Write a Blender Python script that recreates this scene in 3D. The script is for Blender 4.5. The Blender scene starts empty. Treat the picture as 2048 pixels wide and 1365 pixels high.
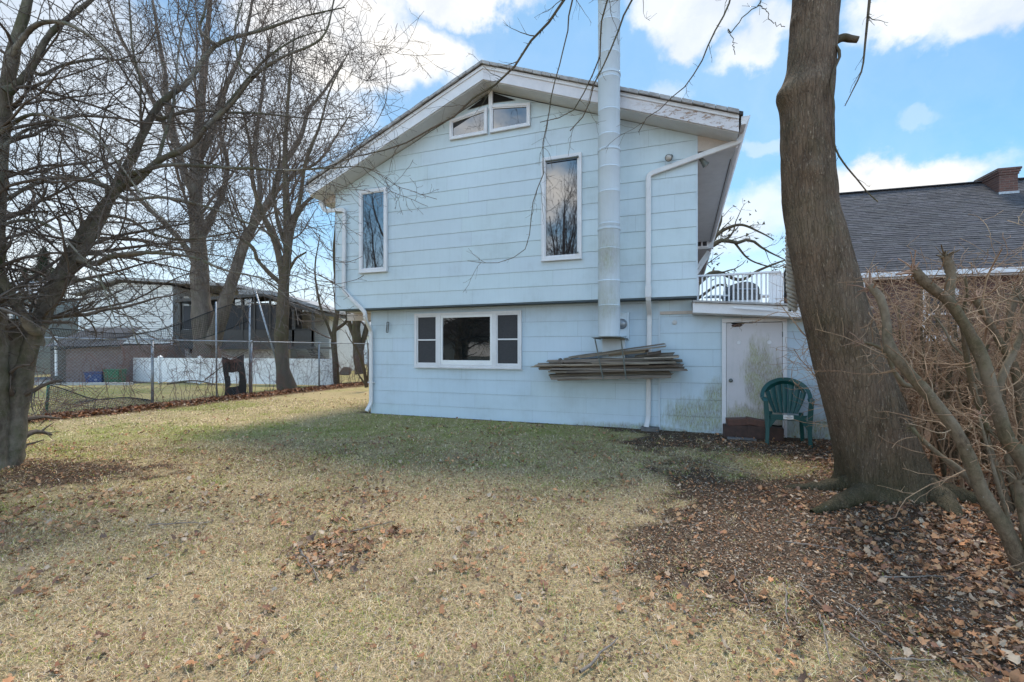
import bpy, math, random
import numpy as np
rnd = random.Random(7); rs = np.random.RandomState(11)
C = bpy.context.scene.collection
PI = math.pi
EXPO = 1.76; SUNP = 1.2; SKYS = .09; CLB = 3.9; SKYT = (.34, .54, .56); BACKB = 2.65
GRASS = [(250000, 1.95, 4.0, .050, .0010, 45), (210000, 4.0, 7.0, .055, .0018, 45), (170000, 7.0, 14.0, .058, .0040, 42)]
CLOUDS = [(740, 120, .13, .08, 1), (860, 125, .12, .07, 1), (640, 40, .17, .13, 1), (900, -30, .17, .04, .85), (560, 200, .18, .12, .6),
          (1390, 15, .11, .05, .75), (1320, 0, .10, .045, .7), (1510, 85, .085, .042, .7), (1880, -15, .11, .035, .75), (2030, -25, .10, .045, .75), (1790, 365, .14, .045, 1),
          (1310, 190, .07, .04, .35), (1520, 280, .05, .02, .3), (1865, 230, .05, .02, .18), (150, 120, .20, .16, .55), (300, 330, .28, .16, .5), (40, 420, .2, .12, .45), (1500, 440, .12, .08, .6)]
F = 918.0; CX = 1024.0; HY = 700.0; CH = 1.5
def W(px, py, Y): return np.array([(px-CX)/F*Y, Y, CH-(py-HY)/F*Y])
def G(px, py):                     # the ground point seen at a pixel
    Y = CH*F/(py-HY); return np.array([(px-CX)/F*Y, Y, 0.0])
# ---------------------------------------------------------------- house frame (s along the gable wall, w into the house)
HA = math.radians(20.4); HU = np.array([math.cos(HA), -math.sin(HA)]); HN = np.array([math.sin(HA), math.cos(HA)]); HO = np.array([3.42, 8.35])
def Hc(px, py, w):
    rx = (px-CX)/F; Y = (w+HO@HN)/(rx*HN[0]+HN[1]); p = np.array([rx*Y, Y])-HO
    return float(p@HU), CH-(py-HY)/F*Y
def hw(s, w, z=0.0):
    p = HO+HU*s+HN*w; return np.array([p[0], p[1], z])
# ---------------------------------------------------------------- noise for geometry
_perm = rs.rand(512, 512)
def vnoise(x, y, sc=1.0, o=0):
    x = np.asarray(x, float)*sc+37.3+o*13.7; y = np.asarray(y, float)*sc+91.1+o*7.9
    xi = np.floor(x).astype(int); yi = np.floor(y).astype(int); fx = x-xi; fy = y-yi
    fx = fx*fx*(3-2*fx); fy = fy*fy*(3-2*fy)
    g = lambda a, b: _perm[a % 512, b % 512]
    return (g(xi, yi)*(1-fx)+g(xi+1, yi)*fx)*(1-fy)+(g(xi, yi+1)*(1-fx)+g(xi+1, yi+1)*fx)*fy
def fbm(x, y, sc=1.0, o=0): return (vnoise(x, y, sc, o)*.5+vnoise(x, y, sc*2.1, o+3)*.3+vnoise(x, y, sc*4.3, o+5)*.2)
def sst(a, b, x): t = np.clip((x-a)/(b-a), 0, 1); return t*t*(3-2*t)
# ---------------------------------------------------------------- object helpers
def tag(o, label=None, cat=None, group=None, kind=None):
    if label: o['label'] = label
    if cat: o['category'] = cat
    if group: o['group'] = group
    if kind: o['kind'] = kind
    return o
def empty(name, loc=(0, 0, 0), rz=0.0, label=None, cat=None, group=None, kind=None):
    o = bpy.data.objects.new(name, None); C.objects.link(o); o.location = loc; o.rotation_euler = (0, 0, rz); o.empty_display_size = .2
    return tag(o, label, cat, group, kind)
def mesh_np(name, V, faces, mat, parent=None, smooth=False, cols=None, off=None):
    """V (n,3); faces: list of (m,k) int arrays; cols (n,3) point colours"""
    V = np.asarray(V, float)
    if off is not None: V = V-np.asarray(off, float)
    me = bpy.data.meshes.new(name); faces = [np.asarray(f, int) for f in faces if len(f)]
    me.vertices.add(len(V)); me.vertices.foreach_set('co', V.astype(np.float32).ravel())
    nl = sum(f.size for f in faces); npoly = sum(len(f) for f in faces)
    me.loops.add(nl); me.polygons.add(npoly)
    me.loops.foreach_set('vertex_index', np.concatenate([f.ravel() for f in faces]).astype(np.int32))
    st = []; c = 0
    for f in faces:
        st.append(c+np.arange(len(f))*f.shape[1]); c += f.size
    me.polygons.foreach_set('loop_start', np.concatenate(st).astype(np.int32))
    me.update(calc_edges=True)
    if smooth: me.polygons.foreach_set('use_smooth', np.ones(npoly, bool))
    if cols is not None:
        ca = me.color_attributes.new('Col', 'FLOAT_COLOR', 'POINT')
        ca.data.foreach_set('color', np.concatenate([cols, np.ones((len(V), 1))], 1).astype(np.float32).ravel())
    if mat is not None: me.materials.append(mat)
    o = bpy.data.objects.new(name, me); C.objects.link(o)
    if parent is not None: o.parent = parent
    return o
class MB:
    def __init__(s): s.v = []; s.f = []; s.c = []; s.col = (1, 1, 1)
    def add(s, vs, fs):
        b = len(s.v); s.v += [tuple(map(float, v)) for v in vs]; s.c += [s.col]*len(vs); s.f += [tuple(i+b for i in f) for f in fs]; return s
    def box(s, x0, x1, y0, y1, z0, z1):
        return s.add([(x0, y0, z0), (x1, y0, z0), (x1, y1, z0), (x0, y1, z0), (x0, y0, z1), (x1, y0, z1), (x1, y1, z1), (x0, y1, z1)],
                     [(0, 3, 2, 1), (4, 5, 6, 7), (0, 1, 5, 4), (1, 2, 6, 5), (2, 3, 7, 6), (3, 0, 4, 7)])
    def prism(s, poly, y0, y1):      # polygon in xz (counter-clockwise seen from -y), extruded along y
        n = len(poly); vs = [(x, y0, z) for x, z in poly]+[(x, y1, z) for x, z in poly]
        return s.add(vs, [tuple(range(n)), tuple(range(2*n-1, n-1, -1))]+[((i+1) % n, i, i+n, (i+1) % n+n) for i in range(n)])
    def obox(s, c, ax, ay, az):      # box from centre and three half-axis vectors
        c, ax, ay, az = [np.array(q, float) for q in (c, ax, ay, az)]
        vs = [c+i*ax+j*ay+k*az for k in (-1, 1) for i, j in ((-1, -1), (1, -1), (1, 1), (-1, 1))]
        return s.add(vs, [(0, 3, 2, 1), (4, 5, 6, 7), (0, 1, 5, 4), (1, 2, 6, 5), (2, 3, 7, 6), (3, 0, 4, 7)])
    def bar(s, a, b, w, h, up=(0, 0, 1)):   # rectangular bar from a to b
        a = np.array(a, float); b = np.array(b, float); t = b-a; L = np.linalg.norm(t); t /= L
        u = np.array(up, float); x = np.cross(t, u)
        if np.linalg.norm(x) < 1e-4: x = np.cross(t, (1, 0, 0))
        x /= np.linalg.norm(x); z = np.cross(x, t); return s.obox((a+b)/2, t*L/2, x*w/2, z*h/2)
    def tube(s, pts, r, k=8, cap=True):
        P = np.array(pts, float); n = len(P); R = np.full(n, r) if np.isscalar(r) else np.array(r, float)
        T = np.gradient(P, axis=0); T /= np.linalg.norm(T, axis=1)[:, None]+1e-12
        ref = np.array([0, 0, 1.0]) if abs(T[0][2]) < .9 else np.array([1.0, 0, 0])
        X = np.cross(T[0], ref); X /= np.linalg.norm(X); vs = []
        for i in range(n):
            X = X-T[i]*(X@T[i]); X /= np.linalg.norm(X); Y = np.cross(T[i], X)
            for j in range(k):
                a = 2*PI*j/k; vs.append(P[i]+R[i]*(X*math.cos(a)+Y*math.sin(a)))
        fs = [(i*k+j, i*k+(j+1) % k, (i+1)*k+(j+1) % k, (i+1)*k+j) for i in range(n-1) for j in range(k)]
        if cap: fs += [tuple(range(k-1, -1, -1)), tuple(range((n-1)*k, n*k))]
        return s.add(vs, fs)
    def lathe(s, prof, c=(0, 0, 0), k=24):     # profile (r,z) about z
        vs = [(c[0]+r*math.cos(2*PI*j/k), c[1]+r*math.sin(2*PI*j/k), c[2]+z) for r, z in prof for j in range(k)]; n = len(prof)
        fs = [(i*k+j, i*k+(j+1) % k, (i+1)*k+(j+1) % k, (i+1)*k+j) for i in range(n-1) for j in range(k)]
        fs += [tuple(range(k-1, -1, -1)), tuple(range((n-1)*k, n*k))]
        return s.add(vs, fs)
    def build(s, name, mat, parent=None, smooth=False, bevel=0, off=None, loc=None, rz=0):
        me = bpy.data.meshes.new(name)
        V = [tuple(np.array(v)-off) for v in s.v] if off is not None else s.v
        me.from_pydata(V, [], s.f); me.update()
        if 1:
            ca = me.color_attributes.new('Col', 'FLOAT_COLOR', 'POINT')
            ca.data.foreach_set('color', np.concatenate([np.array(s.c), np.ones((len(s.c), 1))], 1).astype(np.float32).ravel())
        if smooth: me.polygons.foreach_set('use_smooth', np.ones(len(me.polygons), bool))
        me.materials.append(mat); o = bpy.data.objects.new(name, me); C.objects.link(o)
        if parent is not None: o.parent = parent
        if loc is not None: o.location = loc
        o.rotation_euler.z = rz
        if bevel:
            m = o.modifiers.new('bevel', 'BEVEL'); m.width = bevel; m.segments = 2; m.limit_method = 'ANGLE'
        return o
def copy_tree(o, parent=None):
    c = o.copy(); C.objects.link(c)
    if parent is not None: c.parent = parent
    for ch in list(o.children): copy_tree(ch, c)
    return c
# ---------------------------------------------------------------- materials
def nm(name):
    m = bpy.data.materials.new(name); m.use_nodes = True; nt = m.node_tree; return m, nt, nt.nodes['Principled BSDF']
def N(nt, t, **k):
    n = nt.nodes.new(t)
    for a, v in k.items(): setattr(n, a, v)
    return n
def coord(nt, scale=(1, 1, 1), kind='Object', rot=(0, 0, 0)):
    tc = N(nt, 'ShaderNodeTexCoord'); mp = N(nt, 'ShaderNodeMapping'); mp.inputs['Scale'].default_value = scale; mp.inputs['Rotation'].default_value = rot
    nt.links.new(tc.outputs[kind], mp.inputs[0]); return mp.outputs[0]
def noise(nt, vec, scale, detail=5, rough=.6, dist=0.0):
    n = N(nt, 'ShaderNodeTexNoise'); n.inputs['Scale'].default_value = scale; n.inputs['Detail'].default_value = detail
    n.inputs['Roughness'].default_value = rough; n.inputs['Distortion'].default_value = dist
    nt.links.new(vec, n.inputs['Vector']); return n.outputs['Fac']
def ramp(nt, fac, stops):
    r = N(nt, 'ShaderNodeValToRGB'); e = r.color_ramp.elements
    while len(e) < len(stops): e.new(.5)
    for i, (p, c) in enumerate(stops):
        e[i].position = p; e[i].color = (c if isinstance(c, tuple) else (c, c, c))+(1,)
    nt.links.new(fac, r.inputs[0]); return r.outputs[0]
def mixc(nt, fac, a, b, mode='MIX'):
    n = N(nt, 'ShaderNodeMix', data_type='RGBA', blend_type=mode)
    for i, q in ((0, fac), (6, a), (7, b)):
        if hasattr(q, 'links') or hasattr(q, 'is_output'): nt.links.new(q, n.inputs[i])
        elif isinstance(q, tuple): n.inputs[i].default_value = q+(1,)
        else: n.inputs[i].default_value = q
    return n.outputs[2]
def mth(nt, op, a, b=0.0, clamp=False):
    n = N(nt, 'ShaderNodeMath', operation=op, use_clamp=clamp)
    for i, q in enumerate((a, b)):
        if hasattr(q, 'is_output'): nt.links.new(q, n.inputs[i])
        else: n.inputs[i].default_value = q
    return n.outputs[0]
def attr(nt, name='Col'): n = N(nt, 'ShaderNodeAttribute'); n.attribute_name = name; return n.outputs['Color']
def bump(nt, p, h, strength=.4, dist=.01):
    b = N(nt, 'ShaderNodeBump'); b.inputs['Strength'].default_value = strength; b.inputs['Distance'].default_value = dist
    nt.links.new(h, b.inputs['Height']); nt.links.new(b.outputs[0], p.inputs['Normal']); return b
def basic(name, c, c2=None, sc=6.0, rough=.7, bs=.2, bd=.004, metal=0.0, spec=None, stretch=(1, 1, 1), tint=False, bsc=None):
    m, nt, p = nm(name); v = coord(nt, stretch)
    c2 = c2 or tuple(x*.8 for x in c)
    f = ramp(nt, noise(nt, v, sc, 6, .65), [(.35, 0.0), (.68, 1.0)])
    col = mixc(nt, f, c, c2)
    if tint: col = mixc(nt, 1.0, col, attr(nt), 'MULTIPLY')
    nt.links.new(col, p.inputs['Base Color']); p.inputs['Roughness'].default_value = rough; p.inputs['Metallic'].default_value = metal
    if spec is not None: p.inputs['Specular IOR Level'].default_value = spec
    if bs: bump(nt, p, noise(nt, v, bsc or sc*6, 4), bs, bd)
    return m
def siding_mat(name, c, streak=.12, green=None):
    m, nt, p = nm(name); v = coord(nt)
    vs = coord(nt, (9, 9, .35)); big = noise(nt, v, .55, 5, .65); st = noise(nt, vs, 2.0, 6, .7)
    col = mixc(nt, ramp(nt, big, [(.35, 0.0), (.7, 1.0)]), c, tuple(x*.88 for x in c))
    col = mixc(nt, ramp(nt, st, [(.5, 0.0), (.85, streak*2.4)]), col, (c[0]*.66, c[1]*.70, c[2]*.66))
    # blotchy grime patches
    gr = mth(nt, 'MULTIPLY', ramp(nt, noise(nt, v, 1.1, 6, .7), [(.52, 0.0), (.78, .5)]), ramp(nt, st, [(.3, .2), (.7, 1.0)]))
    col = mixc(nt, gr, col, (.36, .40, .39))
    if green:
        acc = None; sx = N(nt, 'ShaderNodeSeparateXYZ'); nt.links.new(v, sx.inputs[0])
        warp = mth(nt, 'MULTIPLY', mth(nt, 'SUBTRACT', noise(nt, coord(nt, (6, 6, 1.1)), 2.0, 7, .8), .5), 1.5)
        for (gx, gz, rx, rz, a) in green:
            dx = mth(nt, 'DIVIDE', mth(nt, 'SUBTRACT', sx.outputs[0], gx), rx); dz = mth(nt, 'DIVIDE', mth(nt, 'SUBTRACT', sx.outputs[2], gz), rz)
            d = mth(nt, 'SQRT', mth(nt, 'ADD', mth(nt, 'MULTIPLY', dx, dx), mth(nt, 'MULTIPLY', dz, dz)))
            g = mth(nt, 'MULTIPLY', mth(nt, 'SUBTRACT', 1.0, mth(nt, 'ADD', d, warp), True), a*2.0, True)
            acc = g if acc is None else mth(nt, 'MAXIMUM', acc, g)
        fine = ramp(nt, noise(nt, coord(nt, (4, 4, .5)), 26, 6, .8), [(.36, .12), (.64, 1.0)])
        gc = mixc(nt, ramp(nt, noise(nt, v, 7, 5), [(.4, 0.0), (.62, 1.0)]), (.25, .25, .055), (.20, .16, .085))
        col = mixc(nt, mth(nt, 'MULTIPLY', acc, fine, True), col, gc)
    col = mixc(nt, 1.0, col, attr(nt), 'MULTIPLY')
    nt.links.new(col, p.inputs['Base Color']); p.inputs['Roughness'].default_value = .62; p.inputs['Specular IOR Level'].default_value = .3
    bump(nt, p, noise(nt, coord(nt, (1, 1, .12)), 130, 3), .25, .002)
    return m
def white_mat(name, c=(.72, .70, .70), peel=0.0):
    m, nt, p = nm(name); v = coord(nt)
    col = mixc(nt, ramp(nt, noise(nt, v, 3.2, 6, .7), [(.4, 0.0), (.75, 1.0)]), c, tuple(x*.85 for x in c))
    col = mixc(nt, ramp(nt, noise(nt, v, 38, 5, .7), [(.60, 0.0), (.74, .45)]), col, (.36, .33, .29))
    if peel:
        v2 = coord(nt, (1.0, 1, 2.6)); sx = N(nt, 'ShaderNodeSeparateXYZ'); nt.links.new(v, sx.inputs[0])
        msk = N(nt, 'ShaderNodeMapRange', interpolation_type='SMOOTHSTEP')
        for i, q in ((1, -1.35), (2, -.35), (3, 0.0), (4, 1.0)): msk.inputs[i].default_value = q
        nt.links.new(sx.outputs[0], msk.inputs[0])
        ph = ramp(nt, noise(nt, v2, 7.5, 7, .75, .4), [(.53, 0.0), (.56, 1.0)])
        f = mth(nt, 'MULTIPLY', ph, msk.outputs[0]); col = mixc(nt, f, col, (.33, .21, .14))
        h = mth(nt, 'SUBTRACT', noise(nt, v, 30, 4), mth(nt, 'MULTIPLY', f, 1.5)); bump(nt, p, h, .5, .004)
    else: bump(nt, p, noise(nt, v, 60, 3), .2, .002)
    nt.links.new(col, p.inputs['Base Color']); p.inputs['Roughness'].default_value = .5
    return m
def bark_mat(name, dark, mid, light, sc=10.0, stretch=.22, streak=0.0, moss=0.0, bs=.8, bd=.02, mossz=0.0):
    m, nt, p = nm(name); v = coord(nt, (1, 1, stretch)); v1 = coord(nt)
    n1 = noise(nt, v, sc, 8, .75, .3); n2 = noise(nt, v1, 1.6, 5, .6)
    col = mixc(nt, ramp(nt, n1, [(.33, 0.0), (.62, 1.0)]), dark, mid)
    col = mixc(nt, ramp(nt, n2, [(.45, 0.0), (.75, .8)]), col, light)
    h = n1
    if streak:
        vo = N(nt, 'ShaderNodeTexVoronoi', feature='DISTANCE_TO_EDGE'); vo.inputs['Scale'].default_value = 30; nt.links.new(coord(nt, (1, 1, .17)), vo.inputs['Vector'])
        wv = N(nt, 'ShaderNodeVectorMath', operation='ADD')
        f1 = ramp(nt, noise(nt, coord(nt, (1, 1, .13)), 95, 4, .75, .2), [(.555, 0.0), (.60, 1.0)])
        f = mth(nt, 'MULTIPLY', f1, streak); col = mixc(nt, f, col, (.40, .30, .21)); h = mth(nt, 'ADD', n1, mth(nt, 'MULTIPLY', f, .6))
        crack = ramp(nt, vo.outputs['Distance'], [(.0, .22), (.07, 0.0)]); col = mixc(nt, crack, col, (.028, .021, .016)); h = mth(nt, 'SUBTRACT', h, crack)
    if moss:
        fm = ramp(nt, noise(nt, v1, 2.3, 7, .75), [(.46, 0.0), (.66, moss)]); col = mixc(nt, fm, col, (.075, .085, .032))
    if mossz:
        sx = N(nt, 'ShaderNodeSeparateXYZ'); nt.links.new(v1, sx.inputs[0])
        mz = mth(nt, 'SUBTRACT', 1.0, mth(nt, 'DIVIDE', mth(nt, 'ADD', sx.outputs[2], mth(nt, 'MULTIPLY', noise(nt, v1, 3.0, 6, .7), .9)), mossz), True)
        col = mixc(nt, mth(nt, 'MULTIPLY', mz, 1.3, True), col, (.048, .047, .02))
    fl = ramp(nt, noise(nt, v1, 34, 4, .8), [(.64, 0.0), (.70, .7)]); col = mixc(nt, fl, col, (.30, .30, .25))
    nt.links.new(col, p.inputs['Base Color']); p.inputs['Roughness'].default_value = .9; p.inputs['Specular IOR Level'].default_value = .2
    bump(nt, p, h, bs, bd); return m
def glass_mat(name, base=(.012, .014, .018), rough=.015):
    m, nt, p = nm(name); p.inputs['Base Color'].default_value = base+(1,); p.inputs['Roughness'].default_value = rough
    p.inputs['IOR'].default_value = 1.8; p.inputs['Specular IOR Level'].default_value = .75; p.inputs['Coat Weight'].default_value = .5; p.inputs['Coat Roughness'].default_value = .01
    bump(nt, p, noise(nt, coord(nt), 1.6, 1), .06, .02); return m
def brick_mat(name, c1, c2, mortar, sw=.22, sh=.075, rot=(PI/2, 0, 0)):
    m, nt, p = nm(name); v = coord(nt, rot=rot)
    b = N(nt, 'ShaderNodeTexBrick'); b.inputs['Scale'].default_value = 1; b.inputs['Brick Width'].default_value = sw; b.inputs['Row Height'].default_value = sh
    b.inputs['Mortar Size'].default_value = .006; b.inputs['Color1'].default_value = c1+(1,); b.inputs['Color2'].default_value = c2+(1,); b.inputs['Mortar'].default_value = mortar+(1,)
    nt.links.new(v, b.inputs['Vector']); col = mixc(nt, ramp(nt, noise(nt, coord(nt), 9, 5), [(.35, 0.0), (.7, .5)]), b.outputs['Color'], (.10, .06, .05))
    nt.links.new(col, p.inputs['Base Color']); p.inputs['Roughness'].default_value = .9
    bump(nt, p, mth(nt, 'SUBTRACT', noise(nt, coord(nt), 40, 4), b.outputs['Fac']), .5, .008); return m
def vcol_mat(name, rough=.8, sc=20, var=.35, trans=False, spec=.25):
    m, nt, p = nm(name); v = coord(nt)
    col = mixc(nt, ramp(nt, noise(nt, v, sc, 4), [(.3, 0.0), (.7, var)]), attr(nt), (.05, .035, .02))
    nt.links.new(col, p.inputs['Base Color']); p.inputs['Roughness'].default_value = rough; p.inputs['Specular IOR Level'].default_value = spec
    return m
M = {}
M['blue'] = siding_mat('blue_painted_shingle', (.588, .675, .706))
M['blue_low'] = siding_mat('blue_painted_shingle_mossy', (.56, .66, .725), green=[(.05, .28, .80, .40, 1.1), (.32, .55, .34, .5, 1.0), (1.75, .1, .6, .35, 1.0), (-1.0, .0, 1.6, .12, .8)])
M['bluetrim'] = siding_mat('blue_painted_metal', (.585, .655, .71), .2, green=[(-1.5, 3.1, .3, .5, .38), (-1.5, 2.3, .3, .35, .3)])
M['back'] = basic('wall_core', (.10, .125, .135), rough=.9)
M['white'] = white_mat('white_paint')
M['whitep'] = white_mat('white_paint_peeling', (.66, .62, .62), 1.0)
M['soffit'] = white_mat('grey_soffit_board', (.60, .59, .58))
M['beige'] = basic('beige_board', (.58, .49, .42), rough=.7)
M['spout'] = white_mat('white_downspout', (.68, .66, .65))
M['glass'] = glass_mat('window_glass'); M['glassd'] = glass_mat('window_glass_dark', (.006, .008, .009))
M['screen'] = basic('insect_screen', (.05, .047, .05), (.036, .036, .038), 40, .8, .3, .002)
M['dark'] = basic('dark_void', (.012, .011, .010), rough=1)
M['galv'] = basic('galvanised_metal', (.33, .35, .37), (.22, .23, .25), 14, .45, .2, .002, .55)
M['iron'] = basic('weathered_iron', (.17, .19, .18), (.11, .12, .11), 20, .6, .3, .002, .3)
M['lumber'] = basic('weathered_lumber', (.30, .25, .205), (.10, .078, .06), 7, .9, .7, .006, stretch=(.25, 4, 6), tint=True)
M['shingle'] = basic('asphalt_shingle', (.088, .083, .085), (.048, .045, .047), 9, .95, .6, .006, tint=True, bsc=160)
M['roofedge'] = basic('roof_edge_shingle', (.42, .40, .38), (.26, .24, .23), 9, .9, .5, .006)
M['brick'] = brick_mat('red_brown_brick', (.15, .066, .048), (.10, .047, .036), (.17, .14, .12))
M['brickg'] = brick_mat('greybrown_brick', (.20, .15, .135), (.15, .115, .105), (.20, .17, .16))
M['brickl'] = brick_mat('pale_stone_veneer', (.80, .75, .69), (.66, .60, .55), (.5, .45, .42), .35, .12)
M['chair'] = basic('green_resin', (.008, .075, .068), (.010, .058, .055), 9, .42, .15, .002, spec=.4)
M['doorw'] = siding_mat('door_paint_mouldy', (.63, .59, .59), .1, green=[(.97, 1.05, .32, .75, 1.3), (1.22, .75, .17, .60, 2.6), (1.1, .25, .50, .34, 1.5), (.72, .25, .34, .34, 1.6)])
M['paver'] = basic('old_brick_block', (.05, .032, .026), (.09, .05, .038), 9, .9, .6, .008)
M['stone'] = basic('grey_stone', (.17, .16, .15), (.10, .095, .09), 9, .9, .6, .008)
M['vinyl'] = basic('white_vinyl', (.82, .81, .80), (.74, .73, .72), 2, .4, .05, .002)
M['cream'] = basic('cream_siding', (.78, .74, .68), (.72, .68, .62), 1.5, .6, .1, .002)
M['brownm'] = basic('dark_bronze_frame', (.045, .038, .033), rough=.5)
M['net'] = basic('black_net_cord', (.02, .02, .02), rough=.9)
M['fabric'] = basic('black_mesh_fabric', (.035, .034, .035), rough=.95)
M['bluebin'] = basic('blue_plastic', (.02, .05, .16), rough=.5)
M['greenbin'] = basic('green_plastic', (.01, .11, .05), rough=.5)
M['blackp'] = basic('black_enamel', (.02, .02, .022), rough=.35, spec=.6)
M['rope'] = basic('braided_rope', (.42, .39, .34), (.26, .23, .19), 30, .9, .6, .006)
M['bark6'] = bark_mat('near_trunk_bark', (.060, .038, .025), (.19, .125, .080), (.235, .17, .12), 13, .20, .9, .22, 1.0, .022, mossz=1.15)
M['bark1'] = bark_mat('lichen_bark', (.062, .048, .036), (.17, .14, .11), (.36, .33, .27), 11, .5, 0, .8, .9, .015)
M['twig1'] = basic('twig_bark', (.068, .048, .036), (.125, .10, .08), 3, .85, 0)
M['bark2'] = bark_mat('grey_bark', (.062, .046, .036), (.155, .12, .098), (.19, .155, .13), 7, .15, 0, .3, .8, .03)
M['twig2'] = basic('pale_twig', (.105, .072, .055), (.17, .125, .10), 2, .85, 0)
M['bark3'] = bark_mat('brown_bark', (.048, .034, .022), (.115, .083, .055), (.14, .105, .075), 9, .2, 0, .5, .7, .02)
M['shrubst'] = bark_mat('shrub_stem_bark', (.075, .050, .030), (.19, .135, .085), (.29, .23, .16), 34, .7, 0, .5, .8, .008)
M['shrubtw'] = basic('shrub_twig', (.22, .115, .060), (.44, .30, .18), 5, .8, 0)
M['stub'] = basic('cut_wood_end', (.36, .22, .14), (.22, .12, .08), 20, .9, .3)
M['vine'] = basic('red_bramble_cane', (.17, .075, .06), (.10, .055, .045), 4, .7, 0)
M['stick'] = basic('fallen_stick', (.15, .115, .09), (.27, .22, .18), 20, .9, .3)
M['thatch'] = 0; M['leaf'] = vcol_mat('dead_leaf', .7, 30, .3)
M['grass'] = vcol_mat('dry_grass_blade', .75, 3, .12)
M['litter'] = vcol_mat('wood_chip_litter', .9, 30, .25)
M['ever'] = basic('evergreen_needles', (.018, .035, .012), (.035, .05, .02), 5, .8, 0)
M['asphalt'] = basic('asphalt', (.09, .088, .085), (.06, .058, .056), 4, .95, .4, .004)
M['kerb'] = basic('pale_kerb', (.46, .44, .41), (.34, .32, .30), 6, .9, .3)
# ---------------------------------------------------------------- render view, camera, sun, sky
sc = bpy.context.scene
sc.view_settings.view_transform = 'Standard'; sc.view_settings.look = 'None'; sc.view_settings.gamma = 1; sc.view_settings.exposure = EXPO
cam = bpy.data.cameras.new('camera'); co = bpy.data.objects.new('camera', cam); C.objects.link(co); sc.camera = co
co.location = (0, 0, CH); co.rotation_euler = (PI/2, 0, 0); cam.lens = F/2048*36; cam.sensor_width = 36; cam.shift_y = 17.5/2048; cam.clip_end = 3000; cam.clip_start = .05
sunaz = math.radians(17); sunel = math.radians(60)
sl = bpy.data.lights.new('sun', 'SUN'); sl.energy = SUNP; sl.angle = math.radians(15); sl.color = (1, .93, .84)
so = bpy.data.objects.new('sun', sl); C.objects.link(so)
so.rotation_euler = (PI/2-sunel, 0, PI-sunaz); so.location = (6, 20, 20)
w = bpy.data.worlds.new('World'); sc.world = w; w.use_nodes = True; nt = w.node_tree; bg = nt.nodes['Background']
sky = N(nt, 'ShaderNodeTexSky', sky_type='NISHITA'); sky.sun_disc = False; sky.sun_elevation = sunel; sky.sun_rotation = sunaz
sky.dust_density = .3; sky.ozone_density = 2.5; sky.air_density = 1.0
tc = N(nt, 'ShaderNodeTexCoord'); d = tc.outputs['Generated']
def vm(op, a, b):
    n = N(nt, 'ShaderNodeVectorMath', operation=op)
    for i, q in enumerate((a, b)):
        if hasattr(q, 'is_output'): nt.links.new(q, n.inputs[i])
        else: n.inputs[i].default_value = q
    return n.outputs['Value' if op == 'LENGTH' else 'Vector']
def nz3(scale, amp):
    n = N(nt, 'ShaderNodeTexNoise'); n.inputs['Scale'].default_value = scale; n.inputs['Detail'].default_value = 8; n.inputs['Roughness'].default_value = .58
    nt.links.new(d, n.inputs['Vector']); return vm('MULTIPLY', vm('SUBTRACT', n.outputs['Color'], (.5, .5, .5)), (amp, amp, amp))
wd = vm('ADD', vm('ADD', d, nz3(3.5, .22)), nz3(14, .07))
acc = None
for (px, py, ax, az, a) in CLOUDS:
    v = W(px, py, 1.0)-np.array([0, 0, CH]); v /= np.linalg.norm(v)
    L = vm('LENGTH', vm('MULTIPLY', vm('SUBTRACT', wd, tuple(v)), (1/ax, 1/ax, 1/az)), (0, 0, 0))
    mr = N(nt, 'ShaderNodeMapRange', interpolation_type='SMOOTHSTEP'); nt.links.new(L, mr.inputs[0])
    mr.inputs[1].default_value = 1.05; mr.inputs[2].default_value = .55; mr.inputs[3].default_value = 0; mr.inputs[4].default_value = a
    acc = mr.outputs[0] if acc is None else mth(nt, 'MAXIMUM', acc, mr.outputs[0])
sx = N(nt, 'ShaderNodeSeparateXYZ'); nt.links.new(d, sx.inputs[0])
# broken cloud over the part of the sky behind and above the photographer, thinner ahead
n5 = N(nt, 'ShaderNodeTexNoise'); n5.inputs['Scale'].default_value = 2.6; n5.inputs['Detail'].default_value = 8; n5.inputs['Roughness'].default_value = .55; nt.links.new(vm('MULTIPLY', d, (1, 1, 1.7)), n5.inputs['Vector'])
back = N(nt, 'ShaderNodeMapRange'); nt.links.new(sx.outputs[1], back.inputs[0])
back.inputs[1].default_value = .6; back.inputs[2].default_value = -.2; back.inputs[3].default_value = -.30; back.inputs[4].default_value = -.09
gen = N(nt, 'ShaderNodeMapRange', interpolation_type='SMOOTHSTEP'); nt.links.new(mth(nt, 'ADD', n5.outputs['Fac'], back.outputs[0]), gen.inputs[0])
gen.inputs[1].default_value = .46; gen.inputs[2].default_value = .60
acc = mth(nt, 'MAXIMUM', acc, gen.outputs[0])
hz = N(nt, 'ShaderNodeMapRange', interpolation_type='SMOOTHSTEP'); nt.links.new(sx.outputs[2], hz.inputs[0])
hz.inputs[1].default_value = .30; hz.inputs[2].default_value = .02; hz.inputs[3].default_value = 0; hz.inputs[4].default_value = .9
n6 = N(nt, 'ShaderNodeTexNoise'); n6.inputs['Scale'].default_value = 5; n6.inputs['Detail'].default_value = 7; nt.links.new(vm('MULTIPLY', wd, (1, 1, 2.2)), n6.inputs['Vector'])
cc = ramp(nt, n6.outputs['Fac'], [(.32, tuple(q*CLB for q in (.76, .79, .84))), (.56, tuple(q*CLB for q in (1.03, 1.0, .955)))])
bl = mixc(nt, 1.0, sky.outputs[0], SKYT, 'MULTIPLY')
veil = ramp(nt, noise(nt, wd, 1.8, 6), [(.35, 0.0), (.75, .35)])
bl = mixc(nt, veil, bl, tuple(q*CLB for q in (.72, .84, .95)))
bl = mixc(nt, hz.outputs[0], bl, tuple(q*CLB for q in (.88, .93, 1.0)))
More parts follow.
